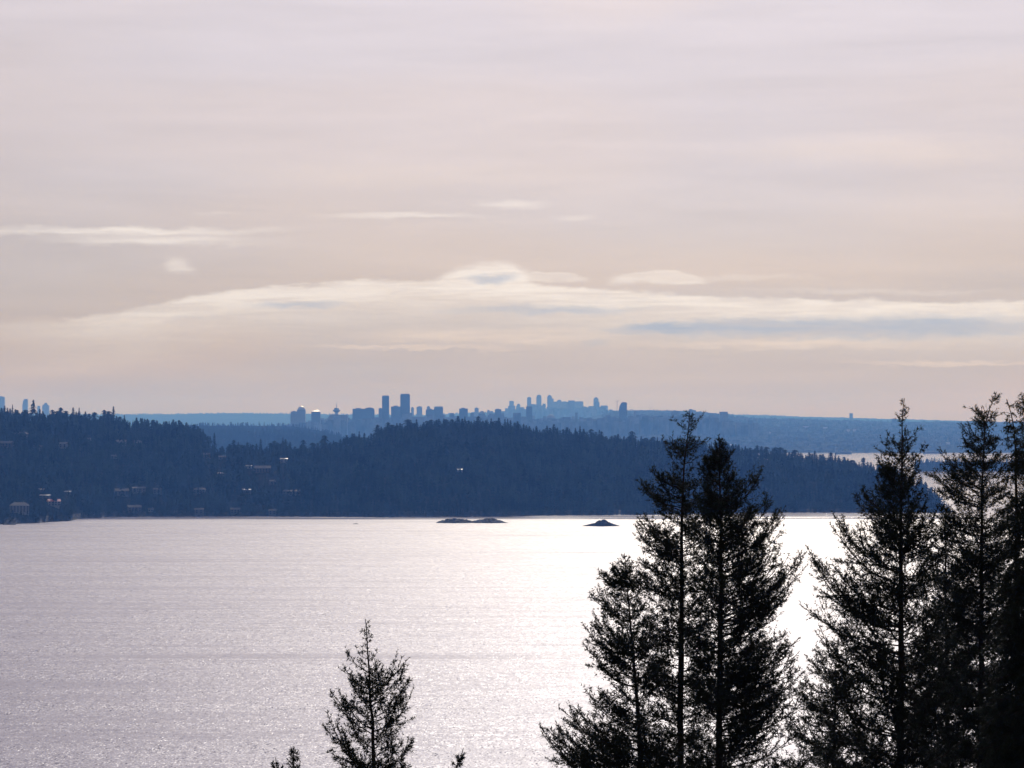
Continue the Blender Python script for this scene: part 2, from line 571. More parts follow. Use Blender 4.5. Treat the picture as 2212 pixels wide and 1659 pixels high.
# ------------------------------------------------------------------ conifers in the middle distance
def conifer_proto(seed, tiers, spikes, slim=0.17, droop=0.35, base=0.14, ragged=0.35, full=0.85):
    """unit-height conifer: tiers of ragged drooping branch fans round a trunk; returns crown verts/tris and trunk verts/tris"""
    r = np.random.default_rng(seed)
    V, T = [], []
    for i in range(tiers):
        t = i / (tiers - 1)
        z = base + (1 - base) * t ** 0.9
        rad = slim * (1 - t) ** full * r.uniform(0.75, 1.15) + 0.012
        a0 = r.uniform(0, 6.28)
        zt = min(1.0, z + (1 - base) / tiers * r.uniform(1.0, 1.6))
        for k in range(spikes):
            a = a0 + 2 * math.pi * (k + r.uniform(-0.25, 0.25)) / spikes
            w = math.pi / spikes * r.uniform(0.8, 1.25)
            rr = rad * (1 - ragged + 2 * ragged * r.random())
            b = len(V)
            V += [(0, 0, zt), (0.55 * rr * math.cos(a - w), 0.55 * rr * math.sin(a - w), z + 0.2 * (zt - z)),
                  (rr * math.cos(a), rr * math.sin(a), z - droop * rr * r.uniform(0.2, 1.0)),
                  (0.55 * rr * math.cos(a + w), 0.55 * rr * math.sin(a + w), z + 0.2 * (zt - z))]
            T += [(b, b + 1, b + 2), (b, b + 2, b + 3)]
    V2, T2 = [], []
    n = 5
    for z, rad in ((-0.06, 0.014), (0.5, 0.009), (0.99, 0.002)):
        for k in range(n):
            a = 2 * math.pi * k / n
            V2.append((rad * math.cos(a), rad * math.sin(a), z))
    for lv in range(2):
        for k in range(n):
            a, b = lv * n + k, lv * n + (k + 1) % n
            T2 += [(a, b, b + n), (a, b + n, a + n)]
    return np.array(V), np.array(T), np.array(V2), np.array(T2)


PROTO = [conifer_proto(100 + k, 5, 4, slim=s, base=b, full=(0.85, 0.5, 0.9, 0.45, 0.7, 0.4)[k]) for k, (s, b) in enumerate(((0.15, .12), (0.19, .15), (0.13, .10), (0.22, .2), (0.17, .3), (0.26, .1)))]
PROTO_FINE = [conifer_proto(200 + k, 13, 7, slim=s, base=b, ragged=g, droop=0.5, full=(0.6, 0.4, 0.75, 0.35, 0.5, 0.6)[k])
              for k, (s, b, g) in enumerate(((0.18, .12, .4), (0.22, .2, .5), (0.15, .1, .4), (0.26, .3, .55), (0.22, .25, .5), (0.15, .42, .6)))]


def forest_mesh(name, P, H, W, mat, protos=PROTO, seed=5):
    """P: n x 3 bases, H: heights, W: width factors -> one mass of trees"""
    r = np.random.default_rng(seed)
    kind = r.integers(0, len(protos), len(P))
    ang = r.uniform(0, 6.283, len(P))
    VV, TT, off = [], [], 0
    for k, (v, t, v2, t2) in enumerate(protos):
        idx = np.where(kind == k)[0]
        if not len(idx):
            continue
        c, s = np.cos(ang[idx]), np.sin(ang[idx])
        h, w = H[idx], (H * W)[idx]
        x = (v[None, :, 0] * c[:, None] - v[None, :, 1] * s[:, None]) * w[:, None] + P[idx, 0][:, None]
        y = (v[None, :, 0] * s[:, None] + v[None, :, 1] * c[:, None]) * w[:, None] + P[idx, 1][:, None]
        z = v[None, :, 2] * h[:, None] + P[idx, 2][:, None]
        VV.append(np.stack([x, y, z], 2).reshape(-1, 3))
        TT.append((t[None] + (np.arange(len(idx)) * len(v))[:, None, None] + off).reshape(-1, 3))
        off += len(idx) * len(v)
    o = mesh_obj(name, np.concatenate(VV), np.concatenate(TT), mat)
    return o


# ------------------------------------------------------------------ the wooded shore across the water
LINE = [(-260, 872), (0, 882), (25, 886), (45, 889.5), (87, 889.5), (100, 894), (112, 891), (130, 889), (160, 889), (185, 894), (195, 902), (217, 898), (245, 899), (265, 901),
        (292, 904), (307, 903), (325, 906), (350, 911), (375, 910), (400, 915), (425, 924), (442, 931), (455, 946), (467, 965), (475, 967), (500, 958), (520, 955), (550, 963),
        (578, 964), (605, 955), (618, 954), (636, 970), (640, 974), (653, 958), (665, 967), (690, 957), (703, 956), (715, 957), (733, 954), (750, 942), (778, 939), (803, 939),
        (823, 924), (838, 919), (865, 918), (903, 914), (928, 912), (978, 907), (1003, 908), (1040, 905), (1065, 909), (1078, 914), (1103, 913), (1127, 919), (1160, 923),
        (1170, 928), (1195, 926), (1220, 928), (1257, 928), (1270, 933), (1295, 936), (1320, 942), (1370, 942), (1382, 948), (1407, 950), (1445, 948), (1470, 951), (1520, 954),
        (1570, 957), (1603, 964), (1637, 970), (1657, 972), (1687, 975), (1738, 979), (1771, 983), (1805, 985), (1832, 994), (1865, 999), (1886, 1000), (1940, 1012),
        (1990, 1032), (2030, 1060), (2062, 1104)]
SHORE = [(-260, 1136), (0, 1133), (85, 1129.5), (150, 1125.5), (165, 1122), (192, 1119.5), (250, 1116.5), (550, 1115), (830, 1117), (1100, 1116), (1180, 1113.5), (1400, 1112),
         (1560, 1109), (1700, 1107), (1900, 1107), (2062, 1107)]
DEPTH = [(-260, 950), (0, 900), (400, 700), (470, 420), (560, 420), (700, 480), (900, 700), (1100, 760), (1400, 650), (1800, 420), (1950, 260), (2062, 60)]
TREE_H = 17.0


def lerp_tab(tab, u):
    return np.interp(u, [p[0] for p in tab], [p[1] for p in tab])


def land(u, t):
    """wooded shore: column u, t = 0 at the waterline, 1 at the ridge, 2 behind; returns x, y, z"""
    u, t = np.asarray(u, float), np.asarray(t, float)
    ds = F * EYE / (lerp_tab(SHORE, u) - YH)
    dep = lerp_tab(DEPTH, u)
    dr = ds + dep
    zr = EYE + (YH - lerp_tab(LINE, u)) / F * dr - TREE_H
    zr = np.maximum(zr, 0.6)
    d = ds + dep * t
    tf = np.clip(t, 0, 1)
    f = 1 - (1 - tf) ** 1.5
    cliff = np.clip(tf / 0.03, 0, 1) * np.minimum(2.4, zr * 0.5)
    z = cliff + (zr - np.minimum(2.4, zr * 0.5)) * f
    z = z + vnoise(u / 34 + t * 6.0, 31, 3) * 15.0 * np.sin(np.pi * tf) * np.clip(zr / 60, 0, 1)
    tb = np.clip(t - 1, 0, 1)
    z = z * (1 - tb ** 1.3) - 4.0 * tb - np.where(t <= 0, 2.5, 0.0)
    # the shore is not a ruled line
    d = d + vnoise(u / 13.0, 77, 4) * 16.0 * np.clip(1 - tf * 6, 0, 1)
    return (u - CX) / F * d, d, z


def build_land():
    us = np.linspace(-260, 2062, 560)
    ts = np.concatenate([[-0.02, 0.0, 0.012, 0.03], np.linspace(0.06, 1.0, 22), [1.08, 1.25, 1.5, 2.0]])
    U, T = np.meshgrid(us, ts)
    x, y, z = land(U, T)
    z[0] = -2.5
    V = np.stack([x, y, z], 2).reshape(-1, 3)
    nu, n = len(us), len(ts)
    i, k = np.meshgrid(np.arange(nu - 1), np.arange(n - 1))
    a = (k * nu + i).ravel()
    Fc = np.stack([a, a + 1, a + nu + 1, a + nu], 1)
    o = mesh_obj('wooded_hill', V, Fc, M_soil)
    o.data.materials.append(M_rock)
    row = k.ravel()
    o.data.polygons.foreach_set('material_index', (row < 3).astype(np.int32))
    tag(o, kind='structure')


build_land()


def land_at(u, y):
    """the spot of the shore seen at column u, row y"""
    ts = np.linspace(0.0, 1.0, 400)
    X, D, Z = land(np.full(400, u), ts)
    rows = YH - (Z - EYE) / D * F
    k = int(np.argmin(np.abs(rows - y)))
    return np.array((X[k], D[k], Z[k])), ts[k]


# houses on the hillside: column, row of the base, width m, roof kind, wall, label
HOUSES = [
    (42, 1106, 27, 'hip', M_white, M_shing, 'large pale three-storey house by the water, near the rocky point'),
    (97, 1080, 15, 'low', M_tan, M_metalroof, 'house with a long glinting roof edge uphill of the red-roofed house'),
    (116, 1092, 18, 'gable', M_white, M_redroof, 'house with a red roof above the rocky point'),
    (146, 1068, 9, 'low', M_grey, M_metalroof, 'house with a bright white glinting roof above the rocky point'),
    (88, 1063, 8, 'low', M_grey, M_metalroof, 'tiny roof with a faint glint highest above the red-roofed house'),
    (262, 1069, 22, 'gable', M_grey, M_shing, 'wide grey house, lower of two side by side on the wooded slope'),
    (300, 1063, 20, 'low', M_white, M_shing, 'flat-roofed pale house, upper of two side by side on the wooded slope'),
    (340, 1066, 12, 'gable', M_grey, M_shing, 'small dim grey house just past the paired houses on the slope'),
    (290, 1104, 20, 'gable', M_tan, M_shing, 'house with two stacked decks right above the waterline'),
    (326, 1105, 8, 'gable', M_white, M_shing, 'little white cottage beside the decked house at the waterline'),
    (431, 1066, 18, 'hip', M_grey, M_shing, 'grey hip-roofed house alone on the slope midway along the shore'),
    (430, 1110, 13, 'gable', M_grey, M_shing, 'small boathouse at the waterline under the grey hip-roofed house'),
    (508, 1109, 14, 'gable', M_grey, M_shing, 'boathouse at the waterline below the notch in the hills'),
    (478, 1028, 10, 'low', M_grey, M_metalroof, 'house with a thin glinting roof below the notch in the hills'),
    (480, 992, 11, 'gable', M_grey, M_shing, 'dim house high in the notch, close under the treetops'),
    (445, 990, 13, 'gable', M_tan, M_shing, 'brownish house high on the slope beside the notch'),
    (536, 1012, 11, 'low', M_white, M_metalroof, 'house with a single spark of light below the notch treetops'),
    (533, 1067, 13, 'low', M_grey, M_metalroof, 'house with a glinting roof halfway up below the notch'),
    (566, 1020, 27, 'gable', M_tan, M_shing, 'long brown house on the slope between the two hills'),
    (613, 1000, 12, 'low', M_white, M_metalroof, 'house with the brightest wedge-shaped roof near the saddle treetops'),
    (590, 1045, 10, 'gable', M_grey, M_shing, 'small grey house under the long brown house'),
    (630, 1070, 26, 'low', M_grey, M_shing, 'long low grey house where the houses give way to forest'),
    (590, 1112, 12, 'gable', M_grey, M_shing, 'last boathouse at the waterline before the unbroken forest'),
    (993, 1020, 8, 'low', M_white, M_metalroof, 'lone white house on the long forested headland'),
    (262, 962, 17, 'gable', M_grey, M_shing, 'grey house high on the hill, first of a close pair'),
    (296, 963, 13, 'gable', M_white, M_shing, 'pale house high on the hill, second of a close pair'),
    (137, 967, 13, 'gable', M_white, M_shing, 'small pale house in the upper woods under the tall lone fir'),
    (82, 974, 14, 'gable', M_grey, M_shing, 'low grey house in the upper woods near the picture edge'),
    (14, 966, 22, 'gable', M_tan, M_shing, 'broad brown house at the picture edge, upper woods'),
    (46, 945, 20, 'hip', M_grey, M_shing, 'faint grey hip-roofed house closest under the hilltop buildings'),
    (247, 990, 9, 'gable', M_grey, M_shing, 'tiny grey house below the close pair high on the hill'),
    (190, 953, 11, 'gable', M_grey, M_shing, 'small grey house in the woods below the ridge gap'),
    (206, 909, 13, 'low', M_white, M_metalroof, 'house with a sparkling roof set in the gap of the ridge trees'),
    (10, 893, 30, 'flat', M_grey, M_shing, 'long flat-roofed building on the hilltop at the picture edge'),
]
HOUSE_SPOTS = []


def build_house(u, y, w, roof, wall, rmat, label, seed):
    r = random.Random(seed)
    p, t = land_at(u, y)
    HOUSE_SPOTS.append((p[0], p[1], w, p[2]))
    d = (w * r.uniform(0.5, 0.65)) if roof != 'low' else w * 0.36
    h = 6.2 if w > 11 else 4.0
    if 'three-storey' in label:
        h = 9.5
    root = empty('hillside_house', tuple(p), r.uniform(-0.35, 0.35))
    tag(root, label, 'house', 'houses on the wooded slope')
    MB().box(-w / 2, w / 2, -d / 2, d / 2, -6.0, h).build('wall', wall, root)
    m = MB()
    e = 0.7
    if roof == 'gable':
        rise = d * 0.28
        m.prism([(-w / 2 - e, h), (w / 2 + e, h), (w / 2 + e, h + 0.25), (-w / 2 - e, h + 0.25)], -d / 2 - e, d / 2 + e)
        b = len(m.v)
        z = h + 0.25
        m.v += [(-w / 2 - e, -d / 2 - e, z), (w / 2 + e, -d / 2 - e, z), (w / 2 + e, d / 2 + e, z), (-w / 2 - e, d / 2 + e, z), (-w / 2 - e, 0, z + rise), (w / 2 + e, 0, z + rise)]
        m.f += [[b, b + 1, b + 5, b + 4], [b + 2, b + 3, b + 4, b + 5], [b + 3, b, b + 4], [b + 1, b + 2, b + 5]]
    elif roof == 'hip':
        rise = d * 0.26
        z = h
        b = len(m.v)
        m.v += [(-w / 2 - e, -d / 2 - e, z), (w / 2 + e, -d / 2 - e, z), (w / 2 + e, d / 2 + e, z), (-w / 2 - e, d / 2 + e, z), (-w * .28, 0, z + rise), (w * .28, 0, z + rise)]
        m.f += [[b, b + 1, b + 5, b + 4], [b + 2, b + 3, b + 4, b + 5], [b + 3, b, b + 4], [b + 1, b + 2, b + 5], [b + 3, b + 2, b + 1, b]]
    elif roof == 'low':                     # a single low slope towards the water
        s = math.tan(R(11.0)) * (d + 2 * e)
        b = len(m.v)
        a = (w / 2 + e)
        q = (d / 2 + e)
        m.v += [(-a, -q, h), (a, -q, h), (a, q, h), (-a, q, h), (-a, -q, h + .35), (a, -q, h + .35), (a, q, h + .35 + s), (-a, q, h + .35 + s)]
        m.f += [[b, b + 3, b + 2, b + 1], [b + 4, b + 5, b + 6, b + 7], [b, b + 1, b + 5, b + 4], [b + 1, b + 2, b + 6, b + 5], [b + 2, b + 3, b + 7, b + 6], [b + 3, b, b + 4, b + 7]]
    else:
        m.box(-w / 2 - e, w / 2 + e, -d / 2 - e, d / 2 + e, h, h + 0.6)
    ro = m.build('roof', rmat, root)
    if roof in ('gable', 'hip'):
        MB().box(w * 0.18, w * 0.18 + 0.9, 0.2, 1.1, h + 0.5, h + d * 0.28 + 1.4).build('chimney', M_grey, ro)
    n = max(2, int(w / 4.5))
    floors = 3 if h > 9 else (2 if h > 6 else 1)
    for fl in range(floors):
        for k in range(n):
            x = -w / 2 + w * (k + 0.5) / n
            z = 0.9 + fl * 2.9
            MB().box(x - 1.1, x + 1.1, -d / 2 - 0.06, -d / 2 + 0.05, z, z + 1.6).build('window', M_hglass, root)


for i, hrow in enumerate(HOUSES):
    build_house(*hrow, seed=i)


def build_forest():
    # jittered scatter over the slope in the ground plane
    n = 17000
    u = rng.uniform(-250, 2055, n * 2)
    t = np.where(rng.random(n * 2) < 0.93, rng.uniform(0.006, 1.04, n * 2), rng.uniform(0.004, 0.05, n * 2))
    dep = lerp_tab(DEPTH, u)
    keep = rng.random(n * 2) < dep / 900.0
    u, t = u[keep][:n], t[keep][:n]
    x, d, z = land(u, t)
    H = rng.uniform(8, 25, len(u)) * np.where(rng.random(len(u)) < 0.12, 1.4, 1.0)
    H *= np.clip(0.45 + t * 6, 0.45, 1)
    cap = EYE + (YH - (lerp_tab(LINE, u) + 2.5 * vnoise(u / 22.0, 15, 3) + np.abs(rng.normal(0, 7.0, len(u))) - 0.5)) / F * d - z
    H = np.minimum(H, np.maximum(cap, 2.0))
    ok = H > 3.5
    hs = np.array([(a, b, w, c) for a, b, w, c in HOUSE_SPOTS])
    for hx, hy, w, hz in hs:
        dx = x - hx - (d - hy) * hx / hy
        front = (d > hy - 60) & (d < hy + w * 0.5)
        side = np.abs(dx) < w * 0.5 + 1.0
        block = front & side & (z + H > hz + 3.0 - (hy - d) * 0.02)
        # some branches may still stand before the walls
        ok &= ~(block & (rng.random(len(x)) < 0.86))
    P = np.stack([x, d, z - 0.5], 1)[ok]
    o = forest_mesh('conifer_forest', P, H[ok], rng.uniform(0.8, 1.5, ok.sum()), M_forest)
    tag(o, 'dense dark conifer forest covering the hills across the water', 'forest', kind='stuff')


build_forest()

# single conifers that stand out on the skyline: column, row of the tip, extra width, label
NAMED = [
    (72, 863, 1.35, 5, 'tall ragged fir between the pale towers, tallest on the hilltop'),
    (27, 873, 0.5, 5, 'thin bare-looking fir beside the flat-roofed hilltop building'),
    (131, 880, 1.3, 1, 'broad dark fir just past the hilltop towers'),
    (158, 879, 1.0, 0, 'pointed fir, first of a pair on the hilltop ridge'),
    (171, 880, 1.0, 2, 'pointed fir, second of a pair on the hilltop ridge'),
    (204, 890, 1.0, 3, 'bushy fir standing in the ridge gap by the sparkling roof'),
    (225, 885, 1.2, 1, 'wide dark fir between the ridge gap and the lone tall fir'),
    (245, 877, 0.9, 5, 'lone tall fir with a bare lower trunk on the open ridge'),
    (463, 934, 1.0, 0, 'tall fir at the foot of the hill where the notch begins'),
    (505, 950, 1.0, 1, 'fir rising in the middle of the notch between the hills'),
    (563, 947, 1.0, 0, 'slender fir on the saddle before the deep dip'),
    (655, 950, 1.2, 1, 'full fir just beyond the deepest dip of the saddle'),
    (701, 940, 1.0, 3, 'tall open fir rising from the start of the headland'),
    (776, 931, 1.0, 2, 'narrow fir on the headland slope below the twin tall towers'),
    (838, 912, 1.2, 1, 'full-crowned fir at the shoulder of the headland, under the first tall tower'),
    (1033, 899, 1.2, 1, 'broad fir on the highest crest of the headland'),
    (1295, 928, 1.0, 0, 'tall fir on the headland below the round-topped pale tower'),
    (1365, 931, 1.1, 3, 'flat-topped fir on the headland under the dark crane-side tower'),
    (1686, 966, 1.2, 3, 'broad open fir in front of the bright water strip'),
    (1865, 988, 1.1, 1, 'fir on the low end of the headland, against the bright water'),
]


ORD = 'first second third fourth fifth sixth seventh eighth ninth tenth eleventh twelfth thirteenth fourteenth fifteenth sixteenth seventeenth eighteenth nineteenth twentieth'.split()
LANDMARKS = [(27, 'thin bare-looking hilltop fir'), (72, 'tall ragged hilltop fir'), (131, 'broad fir past the hilltop towers'), (171, 'second fir of the hilltop pair'),
             (225, 'wide dark fir by the ridge gap'), (245, 'lone tall bare-trunked fir'), (330, 'open ridge above the grey slope houses'), (405, 'bend where the hilltop drops away'),
             (463, 'tall fir where the notch begins'), (505, 'fir in the middle of the notch'), (563, 'slender fir on the saddle'), (655, 'full fir beyond the deep dip'),
             (701, 'tall open fir at the headland start'), (776, 'narrow fir below the twin towers'), (838, 'full-crowned shoulder fir'), (890, 'foot of the tallest tower'),
             (957, 'joined pair of blocks'), (1033, 'broad crest fir'), (1083, 'blue square tower'), (1149, 'dark blue tower'), (1195, 'domed pale tower'), (1260, 'end of the pale tower wall'),
             (1295, 'tall fir below the round-topped tower'), (1365, 'flat-topped fir under the crane-side tower'), (1446, 'three low blocks'), (1570, 'dense pointed near fir'),
             (1640, 'first bright water behind the headland'), (1686, 'broad open fir before the bright water'), (1770, 'middle of the bright water strip'), (1865, 'fir on the low headland end')]


def build_skyline():
    protos = []
    for k, (v, t, v2, t2) in enumerate(PROTO_FINE):
        a = mesh_obj('crown', v, t, M_forest)
        b = mesh_obj('trunk', v2, t2, M_bark)
        protos.append((a.data, b.data))
        bpy.data.objects.remove(a)
        bpy.data.objects.remove(b)
    spots = list(NAMED)
    used = [s[0] for s in NAMED]
    u = -4.0
    count = {}
    r = np.random.default_rng(99)
    while u < 1945:
        u += 4.0 + min(r.exponential(5.5), 26)
        if min(abs(u - q) for q in used) < 4:
            continue
        up = abs(r.normal(0, 2.2 + 3.6 * (0.5 + 0.5 * float(vnoise(u / 45.0, 9, 2)))))
        prev = [q for q in LANDMARKS if q[0] < u]
        mark = prev[-1][1] if prev else 'picture edge on the hilltop'
        count[mark] = count.get(mark, 0) + 1
        seg = 'slim dark skyline conifer, %s along from the %s' % (ORD[count[mark] - 1], mark)
        spots.append((u, lerp_tab(LINE, u) - up, r.uniform(1.2, 2.1), int(r.integers(0, 6)), seg))
    for u, y, wd, kind, label in spots:
        t = r.uniform(0.93, 1.0)
        x, d, z = (float(q) for q in land(u, t))
        ztop = EYE + (YH - y) / F * d
        h = ztop - z + 0.8
        h = max(h, 8.0)
        root = empty('skyline_conifer', (x, d, z - 0.8), r.uniform(0, 6.28))
        g = 'slim conifers along the skyline' if label.startswith('slim') else 'firs that stand out on the skyline'
        tag(root, label, 'tree', g)
        for nm, me in zip(('crown', 'trunk'), protos[kind]):
            o = bpy.data.objects.new(nm, me)
            COL.objects.link(o)
            o.parent = root
            wsc = wd * min(max(h, 17.0), 24.0) * (1.0 if label.startswith('slim') else 1.45)
            o.scale = (wsc, wsc, h)


build_skyline()


# ------------------------------------------------------------------ park forest and low point further out
def wood_strip(name, pts, d0, d1, label, n, h=(14, 30), seed=1):
    r = np.random.default_rng(seed)
    ridge(name + '_ground', [(a, b + 22 * F / d1 * 0.75) for a, b in pts], d0, d1, M_soil, rough_px=0.5, nu=160, seed=seed, back=500.0)
    u = r.uniform(pts[0][0], pts[-1][0], n)
    t = r.random(n)
    d = d0 + (d1 - d0) * t
    ztop = EYE + (YH - np.interp(u, [p[0] for p in pts], [p[1] for p in pts])) / F * d1
    zg = (ztop - 16.5) * t ** 0.8
    H = r.uniform(*h, n)
    H = np.minimum(H, ztop - zg + r.uniform(-5, 5, n))
    P = np.stack([(u - CX) / F * d, d, np.maximum(zg - 1, 0)], 1)
    k = H > 4
    o = forest_mesh(name, P[k], H[k], r.uniform(1.0, 1.8, k.sum()), M_farforest, seed=seed)
    tag(o, label, 'forest', kind='stuff')


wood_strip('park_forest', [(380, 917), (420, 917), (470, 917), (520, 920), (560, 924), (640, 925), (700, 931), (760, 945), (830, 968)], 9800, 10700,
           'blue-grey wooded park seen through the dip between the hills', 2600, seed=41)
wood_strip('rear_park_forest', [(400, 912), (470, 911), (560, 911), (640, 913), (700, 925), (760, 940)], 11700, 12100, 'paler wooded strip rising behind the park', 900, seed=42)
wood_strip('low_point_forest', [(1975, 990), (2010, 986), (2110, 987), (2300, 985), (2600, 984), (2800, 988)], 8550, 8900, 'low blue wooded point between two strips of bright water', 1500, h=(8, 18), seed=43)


# ------------------------------------------------------------------ the city
G_NEAR, G_FAR, G_HILL = 'downtown towers', 'pale towers of the second city cluster', 'towers behind the hilltop trees'
# columns x0, x1, row of the roof, distance, crown kind, facade, group, label
TOWERS = [
    (642, 660, 880, 13000, 'dome', T_conc, G_NEAR, 'wide stepped tower with a small bright rooftop dome, first of the downtown cluster'),
    (628, 643, 889, 13000, 'flat', T_conc, G_NEAR, 'lower flat-roofed wing against the domed downtown tower'),
    (673, 692, 889, 13000, 'peak', T_glass, G_NEAR, 'slim tower with a glinting peaked roof'),
    (762, 788, 883, 13200, 'flat', T_dark, G_NEAR, 'wide dark slab tower, lower half of a joined pair'),
    (787.6, 809, 881, 13150, 'round', T_dark, G_NEAR, 'wide slab tower with rounded roof corners, higher half of a joined pair'),
    (818, 826.5, 882, 13100, 'flat', T_glass, G_NEAR, 'low shoulder block against the slimmer tall tower'),
    (825.5, 840.5, 854.5, 13050, 'cap', T_dark, G_NEAR, 'slimmer and second tallest of the two tall dark towers'),
    (845, 866, 878, 13100, 'flat', T_glass, G_NEAR, 'square block against the tallest tower'),
    (865, 885.5, 850.7, 13000, 'cap', T_dark, G_NEAR, 'tallest broad dark tower of the skyline'),
    (888, 894, 880, 16500, 'round', T_conc, G_NEAR, 'thin pale tower just past the tallest tower'),
    (900, 912, 878, 17000, 'round', T_conc, G_NEAR, 'pale round-topped tower standing apart past the tallest tower'),
    (922, 929, 878, 16500, 'round', T_conc, G_NEAR, 'thin pale tower peeping out behind the lower of the joined blocks'),
    (920, 938.5, 884.5, 13200, 'flat', T_glass, G_NEAR, 'lower block of the joined pair before the headland crest'),
    (938, 957, 878, 13150, 'cap', T_glass, G_NEAR, 'higher block of the joined pair before the headland crest'),
    (992, 1010.5, 882.5, 13000, 'flat', T_dark, G_NEAR, 'lone square block above the headland crest'),
    (1025, 1034, 881, 17500, 'round', T_conc, G_NEAR, 'slim pale tower above the headland crest'),
    (1034, 1048, 889.5, 13400, 'dome', T_glass, G_NEAR, 'low rounded block on the headland crest'),
    (1052, 1058, 886, 17500, 'round', T_conc, G_NEAR, 'faint pale tower, first of a thin pair beyond the crest'),
    (1059, 1065, 888, 17500, 'flat', T_conc, G_NEAR, 'faint pale tower, second of a thin pair beyond the crest'),
    (1069, 1083, 884, 13200, 'flat', T_glass, G_NEAR, 'blue square tower just beyond the headland crest'),
    (1136.5, 1149.5, 877, 13600, 'cap', T_dark, G_NEAR, 'dark blue tower in front of the first pale spires'),
    (1336, 1354, 870, 13300, 'slant', T_dark, G_NEAR, 'tall dark tower with a sloping shoulder beside a crane mast'),
    (1180, 1200, 898, 14200, 'dome', T_glass, G_NEAR, 'low rounded block in front of the pale spires'),
    (1247, 1270, 908, 14000, 'flat', T_glass, G_NEAR, 'low wide block under the pale wall of towers'),
    (1290, 1305, 908, 14000, 'round', T_glass, G_NEAR, 'low rounded block under the round-topped pale tower'),
    (1367, 1380, 906, 14000, 'flat', T_glass, G_NEAR, 'low block just past the dark crane-side tower'),
    (1406, 1428, 899, 13700, 'flat', T_glass, G_NEAR, 'wide low block, first of three past the crane-side tower'),
    (1426, 1446, 898, 13900, 'cap', T_glass, G_NEAR, 'wide low block, second of three past the crane-side tower'),
    (1456, 1468, 898, 13800, 'flat', T_glass, G_NEAR, 'narrow low block, third of three past the crane-side tower'),
    (1487, 1503, 886, 17000, 'flat', T_conc, G_NEAR, 'pale block half hidden behind the thin-topped near fir'),
    (1212, 1226, 902, 14300, 'flat', T_glass, G_NEAR, 'low narrow block under the middle of the pale wall of towers'),
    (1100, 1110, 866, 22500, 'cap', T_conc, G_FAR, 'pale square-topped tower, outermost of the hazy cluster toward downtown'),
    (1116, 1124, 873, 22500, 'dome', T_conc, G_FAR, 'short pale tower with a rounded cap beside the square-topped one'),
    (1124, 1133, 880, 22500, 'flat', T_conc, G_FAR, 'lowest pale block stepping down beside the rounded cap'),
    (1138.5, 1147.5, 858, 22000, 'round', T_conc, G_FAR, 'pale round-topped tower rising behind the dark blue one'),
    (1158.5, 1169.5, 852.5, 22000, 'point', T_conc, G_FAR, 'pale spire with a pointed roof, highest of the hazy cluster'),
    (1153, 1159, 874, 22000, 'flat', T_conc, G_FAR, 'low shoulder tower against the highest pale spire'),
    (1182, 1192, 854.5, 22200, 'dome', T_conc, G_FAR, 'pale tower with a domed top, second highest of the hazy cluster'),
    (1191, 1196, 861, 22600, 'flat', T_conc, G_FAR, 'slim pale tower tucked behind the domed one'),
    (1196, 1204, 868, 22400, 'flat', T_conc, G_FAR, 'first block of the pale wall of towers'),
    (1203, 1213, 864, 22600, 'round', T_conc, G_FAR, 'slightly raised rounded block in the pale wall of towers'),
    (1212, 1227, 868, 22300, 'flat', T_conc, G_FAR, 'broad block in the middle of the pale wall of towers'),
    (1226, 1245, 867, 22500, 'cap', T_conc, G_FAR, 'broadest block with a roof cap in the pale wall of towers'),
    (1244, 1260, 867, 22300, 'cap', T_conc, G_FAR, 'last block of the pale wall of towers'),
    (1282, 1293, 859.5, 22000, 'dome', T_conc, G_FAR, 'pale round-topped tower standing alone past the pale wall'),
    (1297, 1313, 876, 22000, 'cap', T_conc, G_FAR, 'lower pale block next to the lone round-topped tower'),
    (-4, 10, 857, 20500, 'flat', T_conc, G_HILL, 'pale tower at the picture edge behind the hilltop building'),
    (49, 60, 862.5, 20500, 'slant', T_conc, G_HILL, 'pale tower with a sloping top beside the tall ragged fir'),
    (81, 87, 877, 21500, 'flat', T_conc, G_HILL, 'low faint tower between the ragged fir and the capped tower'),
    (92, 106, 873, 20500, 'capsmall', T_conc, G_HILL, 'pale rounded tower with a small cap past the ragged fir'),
    (1835, 1842, 893, 19500, 'flat', T_conc, 'lone far blocks', 'tiny faint tower on the far slope above the bright water strip'),
    (1926, 1936, 905, 16500, 'flat', T_glass, 'lone far blocks', 'small square block on the far slope beside the pointed near fir'),
]


